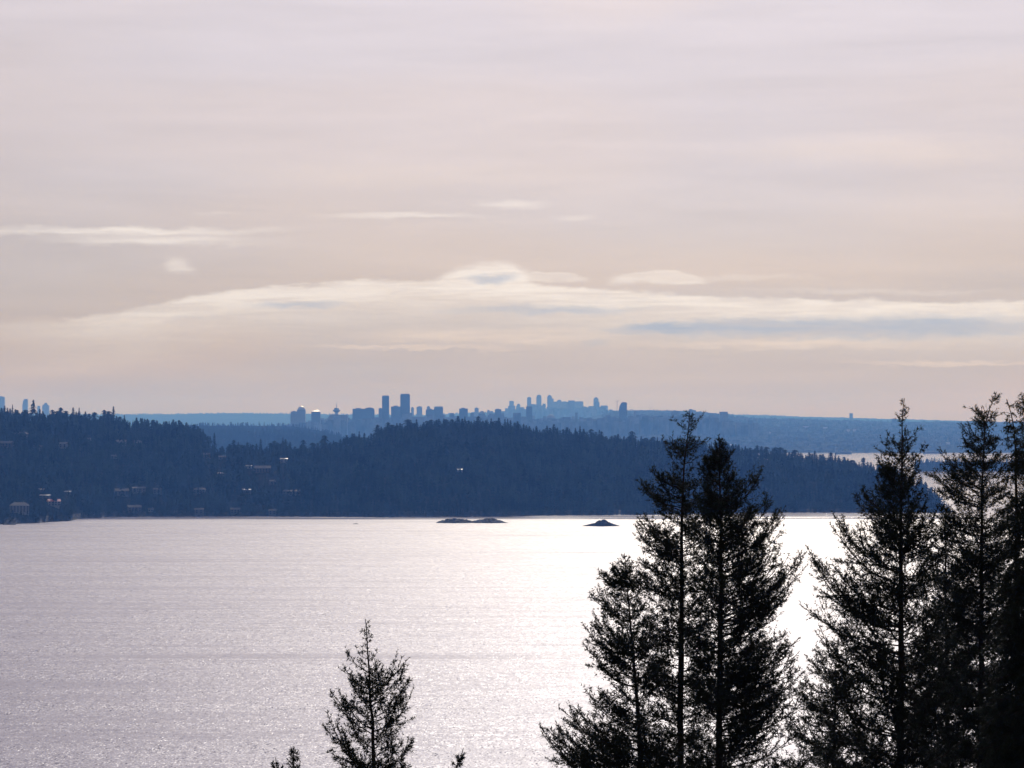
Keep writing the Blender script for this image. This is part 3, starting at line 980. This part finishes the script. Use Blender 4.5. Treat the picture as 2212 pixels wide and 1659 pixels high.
def build_tower(x0, x1, yt, d, crown, mat, group, label):
    d = d * 1.25
    w = (x1 - x0) / F * d
    p = px((x0 + x1) / 2, yt, d)
    h = p[2]
    dep = min(max(w * 0.85, 14.0), 46.0)
    a, b = w / 2, dep / 2
    root = empty('skyscraper' if h > 140 else 'city_tower', (p[0], d, 0.0), 0.0)
    tag(root, label, 'tower', group)
    m = MB()
    if crown == 'flat':
        m.box(-a, a, -b, b, 0, h - 1.5)
        m.build('facade', mat, root)
        MB().box(-a * .97, a * .97, -b * .97, b * .97, h - 1.5, h).build('parapet', T_roof, root)
        MB().box(-a * .5, a * .35, -b * .5, b * .5, h, h + min(4.5, w * 0.09)).build('machine_room', T_roof, root)
    elif crown == 'cap':
        m.box(-a, a, -b, b, 0, h - 5).build('facade', mat, root)
        MB().box(-a * .9, a * .9, -b * .9, b * .9, h - 5, h).build('machine_room', T_roof, root)
        MB().bar((a * .4, 0, h), (a * .4, 0, h + 9), 0.5).build('antenna', T_roof, root)
    elif crown == 'capsmall':
        m.prism([(-a, 0), (a, 0), (a, h - 10), (a * .6, h - 2), (-a * .6, h - 2), (-a, h - 10)], -b, b).build('facade', mat, root)
        MB().box(-a * .38, a * .38, -b * .4, b * .4, h - 2, h + 12).build('machine_room', T_roof, root)
    elif crown == 'round':
        k = a * 0.45
        m.prism([(-a, 0), (a, 0), (a, h - k), (a - k * .3, h - k * .3), (a - k, h), (-a + k, h), (-a + k * .3, h - k * .3), (-a, h - k)], -b, b).build('facade', mat, root)
        MB().box(-a * .3, a * .3, -b * .3, b * .3, h, h + 2.5).build('machine_room', T_roof, root)
    elif crown == 'dome':
        m.box(-a, a, -b, b, 0, h - a * 0.55).build('facade', mat, root)
        MB().lathe([(a * .92 * math.cos(q), h - a * .55 + a * .85 * math.sin(q)) for q in np.linspace(0, 1.45, 6)], n=16).build('dome', M_metalroof if 'bright' in label else T_roof, root)
    elif crown == 'peak':
        m.box(-a, a, -b, b, 0, h - 2).build('facade', mat, root)
        q = MB().box(-a * 1.04, a * 1.04, -b * 1.04, b * 1.04, h - 2, h)
        k = len(q.v)
        q.v += [(-a * 1.04, -b * 1.04, h + .1), (a * 1.04, -b * 1.04, h + .1), (a * 1.04, b * 1.04, h + .1), (-a * 1.04, b * 1.04, h + .1), (a * .3, b, h + 11)]
        q.f += [[k, k + 1, k + 4], [k + 1, k + 2, k + 4], [k + 2, k + 3, k + 4], [k + 3, k, k + 4]]
        q.build('roof', M_metalroof, root)
    elif crown == 'point':
        m.box(-a, a, -b, b, 0, h - 26).build('facade', mat, root)
        MB().prism([(-a, h - 26), (a, h - 26), (a * .85, h - 8), (a * .1, h), (-a * .6, h - 6)], -b, b).build('roof', T_roof, root)
        MB().bar((-a * .2, 0, h - 4), (-a * .2, 0, h + 14), 0.9).build('antenna', T_roof, root)
    elif crown == 'slant':
        m.prism([(-a, 0), (a, 0), (a, h), (-a * .3, h), (-a * .75, h - a * .8), (-a, h - a * 2.2)], -b, b).build('facade', mat, root)
        MB().box(-a * .2, a * .8, -b * .6, b * .6, h, h + 3).build('machine_room', T_roof, root)


for row in TOWERS:
    build_tower(*row)


def build_lookout():
    """the tower with the round lookout pod"""
    d = 16150.0
    s = d / F
    p = px(727, 915, d)
    root = empty('lookout_tower', (p[0], d, 0))
    tag(root, 'lookout tower with a round saucer pod and mast over a flat block', 'tower', G_NEAR)
    z = lambda y: EYE + (YH - y) / F * d
    MB().box(-15 * s, 24 * s, -22, 22, 0, z(896.5)).build('office_block', T_conc, root)
    MB().box(-13 * s, -2 * s, -20, 20, z(896.5), z(895)).build('roof', M_metalroof, root)
    MB().lathe([(4.0 * s, z(898)), (3.2 * s, z(891)), (3.4 * s, z(889.5))], n=14).build('shaft', T_conc, root)
    MB().lathe([(3.4 * s, z(891.5)), (7.8 * s, z(888)), (8.2 * s, z(886)), (5.6 * s, z(884.5)), (5.0 * s, z(881.5)), (1.4 * s, z(880.5))], n=20).build('saucer_pod', T_glass, root)
    MB().lathe([(0.9 * s, z(881)), (0.55 * s, z(875)), (0.35 * s, z(871))], n=8).build('mast', T_roof, root)


build_lookout()


def build_crane(u, ytop, ybase, d, label, jib):
    p = px(u, ytop, d)
    root = empty('tower_crane', (p[0], d, 0))
    tag(root, label, 'crane', 'cranes over the city')
    m = MB()
    h = p[2]
    for sx in (-1.6, 1.6):
        for sy in (-1.6, 1.6):
            m.bar((sx, sy, 0), (sx, sy, h), 0.55)
    for k in range(0, int(h / 6)):
        m.bar((-1.6, -1.6, k * 6), (1.6, -1.6, k * 6 + 6), 0.3)
    m.build('mast', M_grey, root)
    MB().box(-1.6, 1.6, -1.6, 1.6, h - 6, h - 3).build('cab', M_white, root)
    MB().bar((0, 0, h - 4), jib, 0.9).bar((0, 0, h - 4), (-8, 0, h - 3), 0.9).build('jib', M_grey, root)


hc = px(1333, 866, 16560)[2]
build_crane(1333, 866, 915, 16560, 'upright crane mast against the tall dark tower', (6, -38, hc + 4))
hc = px(1402, 886, 17000)[2]
build_crane(1402, 886, 915, 17000, 'small crane with a raised jib over the low blocks', (14, -4, hc + 20))


def box_mass(name, n, urange, drange, yfun, wr, mat, label, seed, hr=(8, 30), ground=None):
    """a crowd of low blocks too small and too many to tell apart"""
    r = np.random.default_rng(seed)
    V, Q = [], []
    for k in range(n):
        u, d = r.uniform(*urange), r.uniform(*drange)
        w, dp = r.uniform(*wr), r.uniform(*wr)
        x = (u - CX) / F * d
        z1 = EYE + (YH - yfun(u, d, r)) / F * d
        z0 = 0.0
        if z1 < 6:
            continue
        b = len(V)
        for zz in (z0, z1):
            V += [(x - w / 2, d - dp / 2, zz), (x + w / 2, d - dp / 2, zz), (x + w / 2, d + dp / 2, zz), (x - w / 2, d + dp / 2, zz)]
        Q += [[b + 4, b + 5, b + 6, b + 7], [b, b + 1, b + 5, b + 4], [b + 1, b + 2, b + 6, b + 5], [b + 2, b + 3, b + 7, b + 6], [b + 3, b, b + 4, b + 7]]
    o = mesh_obj(name, np.array(V), np.array(Q), mat)
    tag(o, label, 'buildings', kind='stuff')


CITY_TOP = [(600, 920), (640, 914), (690, 909), (750, 906), (800, 901), (900, 901), (980, 902), (1050, 901), (1120, 903), (1200, 905), (1300, 905), (1380, 900), (1450, 898), (1500, 901), (1560, 908), (1640, 918)]
box_mass('city_blocks', 1700, (600, 1640), (15900, 18000), lambda u, d, r: lerp_tab(CITY_TOP, u) + abs(r.normal(0, 9)) - (r.exponential(3.5) if r.random() < 0.25 else 0.0), (12, 48), M_block,
         'mass of low hazy city blocks filling in under the downtown towers', 51)
FAR_TOP = [(1080, 889), (1110, 884), (1180, 882), (1300, 884), (1340, 889)]
box_mass('far_city_blocks', 420, (1085, 1345), (26500, 28000), lambda u, d, r: lerp_tab(FAR_TOP, u) + abs(r.normal(0, 6)) - (r.exponential(4.0) if r.random() < 0.25 else 0.0), (22, 70), M_block,
         'pale low blocks merging at the foot of the hazy second cluster', 52)


def slope_z(u, d):
    ys = np.interp(u, [1330, 1490, 1570, 1640, 1780, 1980, 2300], [887, 888, 897, 903.5, 907.5, 912, 912])
    t = (d - 13950) / 8050.0
    return 1 + (EYE + (YH - ys) / F * 22000 - 1) * t ** 0.8


def suburb_rows(u, d, r):
    return YH - (slope_z(u, d) + r.uniform(4, 13) - EYE) / d * F


box_mass('suburb_blocks', 2600, (1340, 2260), (14000, 21800), suburb_rows, (10, 40), M_block, 'hazy suburb of small blocks spread over the far slope', 53)
box_mass('white_roofs', 11, (1500, 2230), (14100, 19500), lambda u, d, r: suburb_rows(u, d, r) - 1.0, (14, 40), M_metalroof, 'scattered glinting roofs on the hazy far slope', 54)


def far_tree_mass():
    r = np.random.default_rng(61)
    n = 3400
    u = r.uniform(1300, 2300, n)
    d = 14000 + 8000 * r.random(n) ** 0.7
    z = slope_z(u, d)
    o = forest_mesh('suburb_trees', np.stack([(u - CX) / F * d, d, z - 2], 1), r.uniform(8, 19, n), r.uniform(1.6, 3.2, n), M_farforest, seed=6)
    tag(o, 'blue-hazed trees among the suburb on the far slope', 'trees', kind='stuff')
    n = 1500
    u = r.uniform(-60, 1700, n)
    yy = np.interp(u, [-700, 0, 150, 330, 480, 560, 700, 900, 1080, 1300, 1600, 2300], [890, 894, 896, 895, 893, 893, 895, 897, 890, 888, 896, 915])
    z = EYE + (YH - yy) / F * 33000
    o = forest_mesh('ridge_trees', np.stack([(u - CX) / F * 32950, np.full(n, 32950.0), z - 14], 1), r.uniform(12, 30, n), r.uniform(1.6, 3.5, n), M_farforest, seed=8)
    tag(o, 'pale uneven line of trees along the far ridge', 'trees', kind='stuff')


far_tree_mass()


# ------------------------------------------------------------------ ships, islets, docks
def build_ship(u, y, length, hull, label, seed):
    d = F * EYE / (y - YH)
    p = px(u, y, d)
    root = empty('cargo_ship', (p[0], d, 0), 0.06 * seed)
    tag(root, label, 'ship', 'ships at anchor in the far strip of water')
    L = length / 2
    MB().prism([(-L, 7.5), (-L * .95, 0), (L * .93, 0), (L, 9.5), (L * .86, 8), (-L * .9, 7.5)], -11, 11).build('hull', hull, root)
    MB().box(-L * .92, -L * .72, -10, 10, 7.5, 20).build('bridge', M_white, root)
    MB().box(-L * .86, -L * .8, -3, 3, 20, 26).build('funnel', M_hull, root)
    for k in range(4):
        x = -L * .5 + k * L * .36
        MB().box(x - 1.2, x + 1.2, -1.2, 1.2, 7.5, 21).bar((x, 0, 20), (x + L * .26, 0, 14), 0.7).build('deck_crane', M_grey, root)
        MB().box(x + 2, x + L * .30, -8, 8, 7.5, 9.6).build('hatch', M_hull, root)


build_ship(1822, 980.5, 78, M_hullb, 'dark low ship afloat on the bright strip beyond the headland', 1)
build_ship(2015, 979.5, 95, M_hull, 'pale cargo ship on the bright strip between the two pointed near firs', -2)


def build_islet(u, y, wpx, hpx, peaks, name, label, seed):
    d = F * EYE / (y - YH)
    s = d / F
    r = np.random.default_rng(seed)
    W, H = wpx * s, hpx * s
    nu, nv = 60, 16
    x = np.linspace(-W / 2, W / 2, nu)
    prof = np.interp(x / W + 0.5, [q[0] for q in peaks], [q[1] for q in peaks])
    V = []
    for j in range(nv):
        v = -1 + 2 * j / (nv - 1)
        fall = max(0.0, 1 - abs(v) ** 1.5)
        dep = W * 0.16 + 5
        for i in range(nu):
            jag = 1 + 0.30 * vnoise(x[i] * 0.35 + j * 3.7, seed, 3)
            edge = vnoise(x[i] * 0.2, seed + 3, 2) * 1.5
            V.append((x[i] + vnoise(j * 1.3 + i * .4, seed + 1, 1) * 0.6, v * dep * (0.35 + 0.65 * prof[i]) + edge, -0.6 + (H + 0.6) * prof[i] * fall * jag))
    Fc = []
    for j in range(nv - 1):
        for i in range(nu - 1):
            a = j * nu + i
            Fc.append([a, a + 1, a + nu + 1, a + nu])
    o = mesh_obj(name, V, Fc, M_rock)
    o.location = ((u - CX) / F * d, d, 0)
    tag(o, label, 'islet', 'bare rock islets off the headland')


build_islet(1300, 1136.5, 96, 13.5, [(0, 0), (.10, .16), (.22, .34), (.34, .52), (.44, .86), (.54, 1), (.62, .78), (.72, .5), (.82, .26), (.9, .14), (1, 0)], 'rock_islet', 'peaked dark rock islet alone in the dazzling water', 5)
build_islet(1020, 1129.5, 164, 13, [(0, 0), (.1, .45), (.25, .75), (.42, .6), (.5, .35), (.6, .55), (.75, .8), (.85, .5), (1, 0)], 'rock_islet', 'long low rock islet lying close under the headland', 6)
build_islet(768, 1132, 18, 1.6, [(0, 0), (.3, .8), (.6, 1), (1, 0)], 'rock_islet', 'tiny low rock awash off the middle of the shore', 8)


def build_dock(u, y, w, label):
    d = F * EYE / (y - YH)
    root = empty('floating_dock', ((u - CX) / F * d, d, 0), random.uniform(-.3, .3))
    tag(root, label, 'dock', 'docks along the shore')
    MB().box(-w / 2, w / 2, -1.8, 1.8, 0.1, 0.8).build('deck', M_grey, root)
    for k in range(3):
        MB().lathe([(0.22, -1), (0.22, 3.2)], cx=-w / 2 + w * k / 2 * 0.96 + .2, cy=2.1, n=7).build('pile', M_bark, root)


build_dock(246, 1117.5, 16, 'grey floating dock poking out below the decked waterline house')
build_dock(20, 1133.5, 18, 'grey floating dock under the large pale house, at the picture edge')
build_dock(440, 1116.0, 12, 'small dock beside the boathouse under the hip-roofed house')


# ------------------------------------------------------------------ the near hillside and its trees
def hill_z(x, y):
    y = np.asarray(y, float)
    z = np.interp(y, [-60, 0, 12, 40, 70, 110, 200, 420, 520], [150, 138.2, 134.0, 122.5, 112.5, 100, 72, 6, -4])
    return z + vnoise(np.asarray(x) * 0.05 + y * 0.031, 71, 3) * 1.2


def build_hillside():
    xs, ys = np.linspace(-420, 420, 70), np.concatenate([np.linspace(-60, 120, 46), np.linspace(130, 520, 30)])
    X, Y = np.meshgrid(xs, ys)
    V = np.stack([X, Y, hill_z(X, Y)], 2).reshape(-1, 3)
    nu = len(xs)
    i, k = np.meshgrid(np.arange(nu - 1), np.arange(len(ys) - 1))
    a = (k * nu + i).ravel()
    tag(mesh_obj('near_hillside', V, np.stack([a, a + 1, a + nu + 1, a + nu], 1), M_soil, smooth=True), kind='structure')


build_hillside()


def tube(path, rad, n=6):
    """verts and quads of a tapered tube"""
    path = np.asarray(path, float)
    tan = np.gradient(path, axis=0)
    tan /= np.linalg.norm(tan, axis=1)[:, None] + 1e-9
    ref = np.where(np.abs(tan[:, 2:3]) > 0.8, np.array([[1.0, 0, 0]]), np.array([[0, 0, 1.0]]))
    a = np.cross(tan, ref)
    a /= np.linalg.norm(a, axis=1)[:, None]
    b = np.cross(tan, a)
    th = np.arange(n) * 2 * math.pi / n
    V = path[:, None, :] + np.asarray(rad)[:, None, None] * (np.cos(th)[None, :, None] * a[:, None, :] + np.sin(th)[None, :, None] * b[:, None, :])
    m = len(path)
    i, k = np.meshgrid(np.arange(n), np.arange(m - 1))
    p, q = (k * n + i).ravel(), (k * n + (i + 1) % n).ravel()
    return V.reshape(-1, 3), np.stack([p, q, q + n, p + n], 1)


def unit(v):
    return v / (np.linalg.norm(v, axis=-1, keepdims=True) + 1e-9)


def near_conifer(label, dist, trunk, rows, tips=(), seed=1, rise=0.62, step=15.0, dens=1.0, trunk_r=0.075, droop=0.0, needle=0.074, gaps=(), taper=0.010, tuft=0.041):
    """a conifer whose trunk runs through (column, row) points at the given distance; rows: (row, reach to one side, reach to the other) in px of that distance"""
    r = np.random.default_rng(seed)
    s = dist / F
    tx = np.array([p[0] for p in trunk], float)
    ty = np.array([p[1] for p in trunk], float)
    ty_end = 1659 + 900
    def at(y):
        return np.interp(y, ty, tx)
    ytop = ty[0]
    top = px(tx[0], ytop, dist)
    gx = (at(1659) - CX) * s
    gz = float(hill_z(gx, dist)) - 0.4
    root = empty('fir_tree', (gx, dist, gz))
    tag(root, label, 'tree', 'near trees on the slope')
    base = np.array([gx, dist, gz])
    # trunk
    yy = np.concatenate([np.linspace(ytop, 1659, 26), [1800, 2100, YH + (EYE - gz) / s]])
    path = np.stack([(at(yy) - CX) * s, np.full(len(yy), dist), EYE + (YH - yy) * s], 1)
    path[1:-3, 0] += vnoise(yy[1:-3] / 60, seed + 3, 2) * 0.025
    path[1:-3, 1] += vnoise(yy[1:-3] / 70, seed + 4, 2) * 0.03
    fromtop = (yy - ytop) * s
    rad = 0.007 + taper * fromtop
    rad = np.minimum(rad, trunk_r + 0.006 * np.maximum(fromtop - 7, 0))
    V, Q = tube(path[::-1], rad[::-1], 9)
    mesh_obj('trunk', V - base, Q, M_bark, root, smooth=True)

    rr_y = np.array([q[0] for q in rows], float)
    rr_l = np.array([q[1] for q in rows], float)
    rr_r = np.array([q[2] for q in rows], float)
    specs = []           # tip row, azimuth, reach m, rise m, strength
    y = ytop + 6
    while y < 1659 + 260:
        loc_w = max(np.interp(y, rr_y, rr_l), np.interp(y, rr_y, rr_r))
        sparse = 1.0
        for g0, g1, gd in gaps:
            if g0 < y < g1:
                sparse = gd
        n = r.poisson(max(0.5, (2.8 if loc_w < 25 else 5.0) * dens * sparse))
        if y > 1670:
            n = min(n, 3)
        for _ in range(n):
            a = r.uniform(0, 2 * math.pi)
            c = math.cos(a)
            yj = y + r.uniform(-0.5, 0.5) * step
            reach = (np.interp(yj, rr_y, rr_r) * (1 + c) / 2 + np.interp(yj, rr_y, rr_l) * (1 - c) / 2) * s
            reach *= r.uniform(0.55, 1.02) if r.random() < 0.8 else r.uniform(0.3, 0.6)
            if reach < 0.03:
                continue
            k = np.clip((yj - ytop) * s / 4.0, 0, 1)
            rs = reach * (rise * r.uniform(0.45, 1.35)) * (1.5 - 0.65 * k)
            specs.append((yj, a, reach, rs))
        y += step * (0.5 if y < ytop + 60 else 1.0)
    for (ux, uy) in tips:
        a = 0.0 if ux > at(uy) else math.pi
        a += r.normal(0, 0.25)
        reach = abs(ux - at(uy)) * s / max(0.5, abs(math.cos(a)))
        specs.append((uy, a, reach, reach * rise * 1.15))
    BV, BQ, NV = [], [], []
    state = [0]
    up = np.array([0, 0, 1.0])

    def bough(A, C, B, level):
        npt = 7 if level == 0 else 4
        t = np.linspace(0, 1, npt)[:, None]
        pts = (1 - t) ** 2 * A + 2 * t * (1 - t) * C + t ** 2 * B
        L = np.linalg.norm(np.diff(pts, axis=0), axis=1).sum()
        pts[1:-1] += r.normal(0, 0.014, (npt - 2, 3)) * min(1.0, L)
        br = (0.0040 + 0.0080 * min(L, 2.4)) * np.linspace(1, 0.22, npt)
        v, q = tube(pts, br, 4 if level == 0 else 3)
        BV.append(v)
        BQ.append(q + state[0])
        state[0] += len(v)
        def on(st):
            p = (1 - st)[:, None] ** 2 * A + (2 * st * (1 - st))[:, None] * C + st[:, None] ** 2 * B
            g = unit(2 * (1 - st)[:, None] * (C - A) + 2 * st[:, None] * (B - C))
            return p, g
        if level == 0 and L > 0.38:
            n2 = max(2, int(L / 0.17))
            st = r.uniform(0.16, 0.92, n2)
            p, g = on(st)
            sd = unit(unit(np.cross(g, up)) * np.where(r.random(n2) < 0.5, -1.0, 1.0)[:, None] + r.normal(0, 0.45, (n2, 3)))
            an = np.radians(r.uniform(28, 62, n2))[:, None]
            dr = unit(g * np.cos(an) + sd * np.sin(an) + up * r.normal(0.0, 0.18, (n2, 1)))
            ln = np.minimum((1 - st) * 0.5 * L + 0.14, 0.75) * r.uniform(0.6, 1.15, n2)
            for k in range(n2):
                curl = r.uniform(0.05, 0.45) if droop == 0 else -r.uniform(0.2, 0.7)
                tip = p[k] + dr[k] * ln[k] + up * curl * ln[k]
                bough(p[k], p[k] + dr[k] * ln[k] * 0.55, tip, 1)
        # twigs, alternate sides
        nt_ = max(3, int(L / 0.052))
        st = np.sort(r.uniform(0.10 if L > 0.6 else 0.03, 1.0, nt_)) ** 0.85
        p0, tg = on(st)
        sd = unit(unit(np.cross(tg, up)) + r.normal(0, 0.75, (nt_, 3)))
        sgn = np.where(r.random(nt_) < 0.5, -1.0, 1.0)[:, None]
        ang = np.radians(r.uniform(30, 68, nt_))[:, None]
        lift = r.normal(0.06 if droop == 0 else -0.9, 0.35, nt_)[:, None]
        td = unit(tg * np.cos(ang) + sd * sgn * np.sin(ang) + up * lift)
        env = np.minimum(1.0, (1 - st) * 1.25 + 0.30)
        tl = np.clip((0.06 + 0.20 * min(L, 1.1)) * env, 0.055, 0.26) * r.uniform(0.5, 1.2, nt_)
        # the branch's own end is a twig too
        p0 = np.concatenate([p0, pts[-2:-1]])
        td = np.concatenate([td, unit(pts[-1:] - pts[-2:-1])])
        tl = np.concatenate([tl, [np.linalg.norm(pts[-1] - pts[-2]) + 0.06]])
        e = unit(np.cross(td, unit(r.normal(0, 1, td.shape))))
        NV.append(np.stack([p0 - e * 0.006, p0 + e * 0.006, p0 + td * tl[:, None]], 1))
        # needle tufts along each twig
        cnt = np.maximum(2, (tl / tuft).astype(int))
        idx = np.repeat(np.arange(len(tl)), cnt)
        f = r.random(len(idx)) * 0.95 + 0.05
        base_p = p0[idx] + td[idx] * (tl[idx] * f)[:, None]
        if droop > 0:
            base_p = base_p + np.array([0, 0, -0.15]) * (f * tl[idx])[:, None]
        for _ in range(2):
            side = unit(np.cross(td[idx], unit(r.normal(0, 1, (len(idx), 3)))))
            nd = unit(td[idx] * r.uniform(0.45, 1.1, (len(idx), 1)) + side * r.uniform(0.5, 1.0, (len(idx), 1)))
            nl = needle * r.uniform(0.6, 1.25, (len(idx), 1))
            w = unit(np.cross(nd, unit(r.normal(0, 1, (len(idx), 3))))) * (0.0088 * r.uniform(0.7, 1.4, (len(idx), 1)))
            NV.append(np.stack([base_p - w, base_p + w, base_p + nd * nl], 1))

    for (yt, a, reach, rs) in specs:
        ya = yt + rs / s                     # attach below the tip
        A = np.array([(at(ya) - CX) * s, dist, EYE + (YH - ya) * s])
        B = np.array([(at(yt) - CX) * s + reach * math.cos(a), dist + reach * math.sin(a), EYE + (YH - yt) * s])
        side = r.normal(0, 0.10) * reach * np.array([-math.sin(a), math.cos(a), 0])
        fl = r.uniform(0.5, 0.72)
        C = A * (1 - fl) + B * fl + side
        C[2] = A[2] + rs * (r.uniform(-0.05, 0.42) if droop == 0 else 0.75)
        if droop > 0:
            B[2] -= droop * reach
        bough(A, C, B, 0)
    o = mesh_obj('boughs', np.concatenate(BV) - base, np.concatenate(BQ), M_bark, root)
    NVc = np.concatenate(NV).reshape(-1, 3)
    o['kind'] = 'stuff'
    o = mesh_obj('crown', NVc - base, np.arange(len(NVc)).reshape(-1, 3), M_needle, root)
    o['kind'] = 'stuff'
    return root


near_conifer('tall thin-topped fir with a bare gap and tufted top beside the denser twin', 72,
             [(1490, 888), (1486, 940), (1478, 1000), (1473, 1100), (1470, 1659)],
             [(888, 3, 4), (903, 14, 16), (925, 16, 16), (938, 10, 12), (948, 30, 22), (958, 50, 30), (985, 42, 24), (1000, 16, 14), (1018, 62, 24), (1040, 98, 34), (1070, 92, 40), (1100, 92, 50),
              (1130, 104, 60), (1200, 104, 66), (1300, 108, 70), (1400, 110, 70), (1500, 112, 70), (1659, 115, 80)],
             tips=[(1432, 952), (1527, 948), (1457, 905), (1516, 900), (1382, 1035), (1402, 1012), (1393, 1040), (1380, 1120), (1376, 1142)],
             seed=11, dens=1.5, gaps=[(988, 1008, 0.1), (930, 942, 0.3), (1180, 1700, 0.8)], rise=0.55, taper=0.0105)
near_conifer('dense pointed fir, darkest of the pair in the middle', 70,
             [(1553, 938), (1555, 1000), (1557, 1200), (1553, 1659)],
             [(938, 2, 2), (952, 9, 9), (965, 25, 20), (990, 36, 28), (1020, 48, 36), (1050, 55, 48), (1075, 62, 62), (1095, 66, 105), (1120, 62, 128), (1150, 62, 140), (1190, 70, 172), (1260, 80, 178), (1330, 84, 198),
              (1400, 88, 215), (1500, 92, 225), (1659, 96, 230)],
             tips=[(1642, 1012), (1640, 1018), (1622, 1028), (1655, 1068), (1670, 1075), (1700, 1092), (1690, 1100), (1735, 1182), (1725, 1200)],
             seed=12, dens=1.2, gaps=[(950, 1110, 1.75), (1200, 1700, 0.8)], rise=0.7, taper=0.0115, step=14)
near_conifer('broad leaning fir with upswept tips, outermost over the water', 66,
             [(1349, 1195), (1353, 1240), (1362, 1350), (1372, 1450), (1385, 1659)],
             [(1195, 2, 2), (1215, 22, 25), (1240, 58, 45), (1290, 72, 60), (1350, 100, 85), (1400, 96, 90), (1450, 84, 95), (1490, 96, 95), (1530, 130, 70), (1560, 190, 80), (1600, 205, 90), (1659, 195, 100)],
             tips=[(1294, 1233), (1274, 1281), (1258, 1346), (1263, 1395), (1290, 1427), (1260, 1485), (1208, 1533), (1166, 1562), (1237, 1524), (1180, 1570), (1190, 1600)],
             seed=13, dens=1.4, rise=0.6, step=15)
near_conifer('symmetrical fir with a slender spire against the far shore', 68,
             [(1954, 860), (1950, 900), (1948, 1000), (1945, 1659)],
             [(860, 1, 1), (876, 8, 8), (890, 20, 18), (905, 15, 14), (922, 10, 10), (932, 22, 14), (945, 42, 30), (975, 50, 34), (1005, 54, 40), (1030, 66, 44), (1060, 68, 44), (1080, 78, 60), (1110, 110, 95), (1150, 135, 120),
              (1210, 185, 130), (1260, 200, 130), (1320, 232, 140), (1400, 262, 150), (1500, 275, 150), (1659, 285, 150)],
             tips=[(1899, 945), (1918, 932), (1980, 930), (1990, 968), (1857, 1054), (1862, 1062), (1845, 1071), (1800, 1110), (1806, 1118), (1790, 1132), (1749, 1184), (1760, 1198), (1770, 1210)],
             seed=14, dens=1.15, gaps=[(860, 925, 0.6), (1010, 1085, 1.5), (1180, 1700, 0.85)], rise=0.72, taper=0.0105)
near_conifer('sparse bare-topped fir with a bent leader next to the cedars', 76,
             [(2152, 850), (2140, 880), (2131, 905), (2125, 960), (2121, 1060), (2118, 1659)],
             [(850, 3, 6), (865, 14, 14), (885, 34, 16), (905, 30, 22), (920, 42, 24), (945, 58, 34), (965, 50, 45), (985, 95, 54), (1010, 105, 56), (1060, 115, 64), (1110, 120, 72), (1200, 125, 85), (1300, 130, 95),
              (1400, 120, 100), (1659, 150, 110)],
             tips=[(2075, 918), (2080, 926), (2033, 975), (2032, 1003), (2006, 1022), (2020, 1012), (2095, 880), (2160, 852), (2080, 945)],
             seed=15, dens=1.3, gaps=[(850, 940, 0.75), (1100, 1700, 1.25)], rise=0.5, taper=0.0095)
near_conifer('drooping dark cedar filling the picture edge', 62,
             [(2214, 838), (2224, 900), (2232, 1000), (2240, 1659)],
             [(838, 10, 5), (860, 32, 14), (900, 46, 34), (960, 60, 55), (1050, 74, 64), (1200, 80, 80), (1400, 110, 110), (1659, 150, 140)],
             seed=16, dens=1.3, gaps=[(1080, 1700, 1.5)], rise=0.35, droop=0.45, taper=0.012, tuft=0.034)
near_conifer('slimmer drooping cedar with a nodding tip beside the bent fir', 64,
             [(2174, 862), (2182, 885), (2190, 930), (2196, 1000), (2200, 1659)],
             [(862, 8, 4), (880, 18, 10), (910, 22, 26), (960, 34, 40), (1020, 46, 46), (1100, 58, 56), (1300, 70, 70), (1500, 100, 90), (1659, 130, 110)],
             seed=17, dens=1.25, gaps=[(1080, 1700, 1.4)], rise=0.35, droop=0.45, taper=0.012, tuft=0.034)
near_conifer('low bushy fir filling the foot of the symmetrical fir', 82,
             [(1812, 1378), (1806, 1440), (1800, 1659)],
             [(1378, 8, 8), (1392, 50, 40), (1430, 85, 70), (1480, 105, 90), (1550, 130, 110), (1659, 150, 130)],
             seed=18, dens=0.9, rise=0.4)
near_conifer('dark bushy fir packed between the symmetrical fir and the cedars', 80,
             [(2040, 1085), (2043, 1200), (2046, 1659)],
             [(1085, 3, 3), (1120, 24, 20), (1200, 50, 46), (1300, 80, 80), (1450, 110, 110), (1659, 140, 140)],
             seed=19, dens=1.6, rise=0.5)
near_conifer('small open fir alone at the bottom edge over the water', 60,
             [(789, 1337), (793, 1400), (800, 1500), (805, 1580), (808, 1659)],
             [(1337, 1, 1), (1360, 10, 14), (1385, 10, 12), (1410, 14, 16), (1430, 34, 28), (1455, 46, 66), (1490, 42, 86), (1520, 60, 84), (1545, 92, 80), (1580, 96, 78), (1620, 90, 80), (1659, 92, 84)],
             tips=[(880, 1424), (874, 1440), (883, 1468), (893, 1486), (753, 1413), (744, 1440), (716, 1494), (718, 1505), (704, 1548), (700, 1572), (890, 1600), (883, 1610), (770, 1400), (815, 1405)],
             seed=20, dens=0.9, rise=0.85, step=17, taper=0.0115, gaps=[(1500, 1560, 0.7)])
near_conifer('slender fir tip just rising past the bottom edge, taller of a pair', 58,
             [(634, 1611), (635, 1640), (638, 1700)],
             [(1611, 1, 1), (1625, 7, 7), (1645, 12, 12), (1659, 18, 16), (1720, 30, 30)], seed=21, dens=1.1, step=9)
near_conifer('tiny fir tip at the bottom edge, shorter of a pair', 58,
             [(596, 1636), (598, 1659), (600, 1700)],
             [(1636, 1, 1), (1648, 8, 8), (1659, 14, 12), (1720, 30, 30)], seed=22, dens=1.0, step=9)
near_conifer('slanting fir tip at the bottom edge between the small fir and the tall group', 58,
             [(1002, 1615), (995, 1640), (985, 1659), (975, 1720)],
             [(1615, 1, 1), (1632, 6, 5), (1650, 12, 8), (1659, 16, 10), (1720, 26, 24)], seed=23, dens=1.0, step=9)
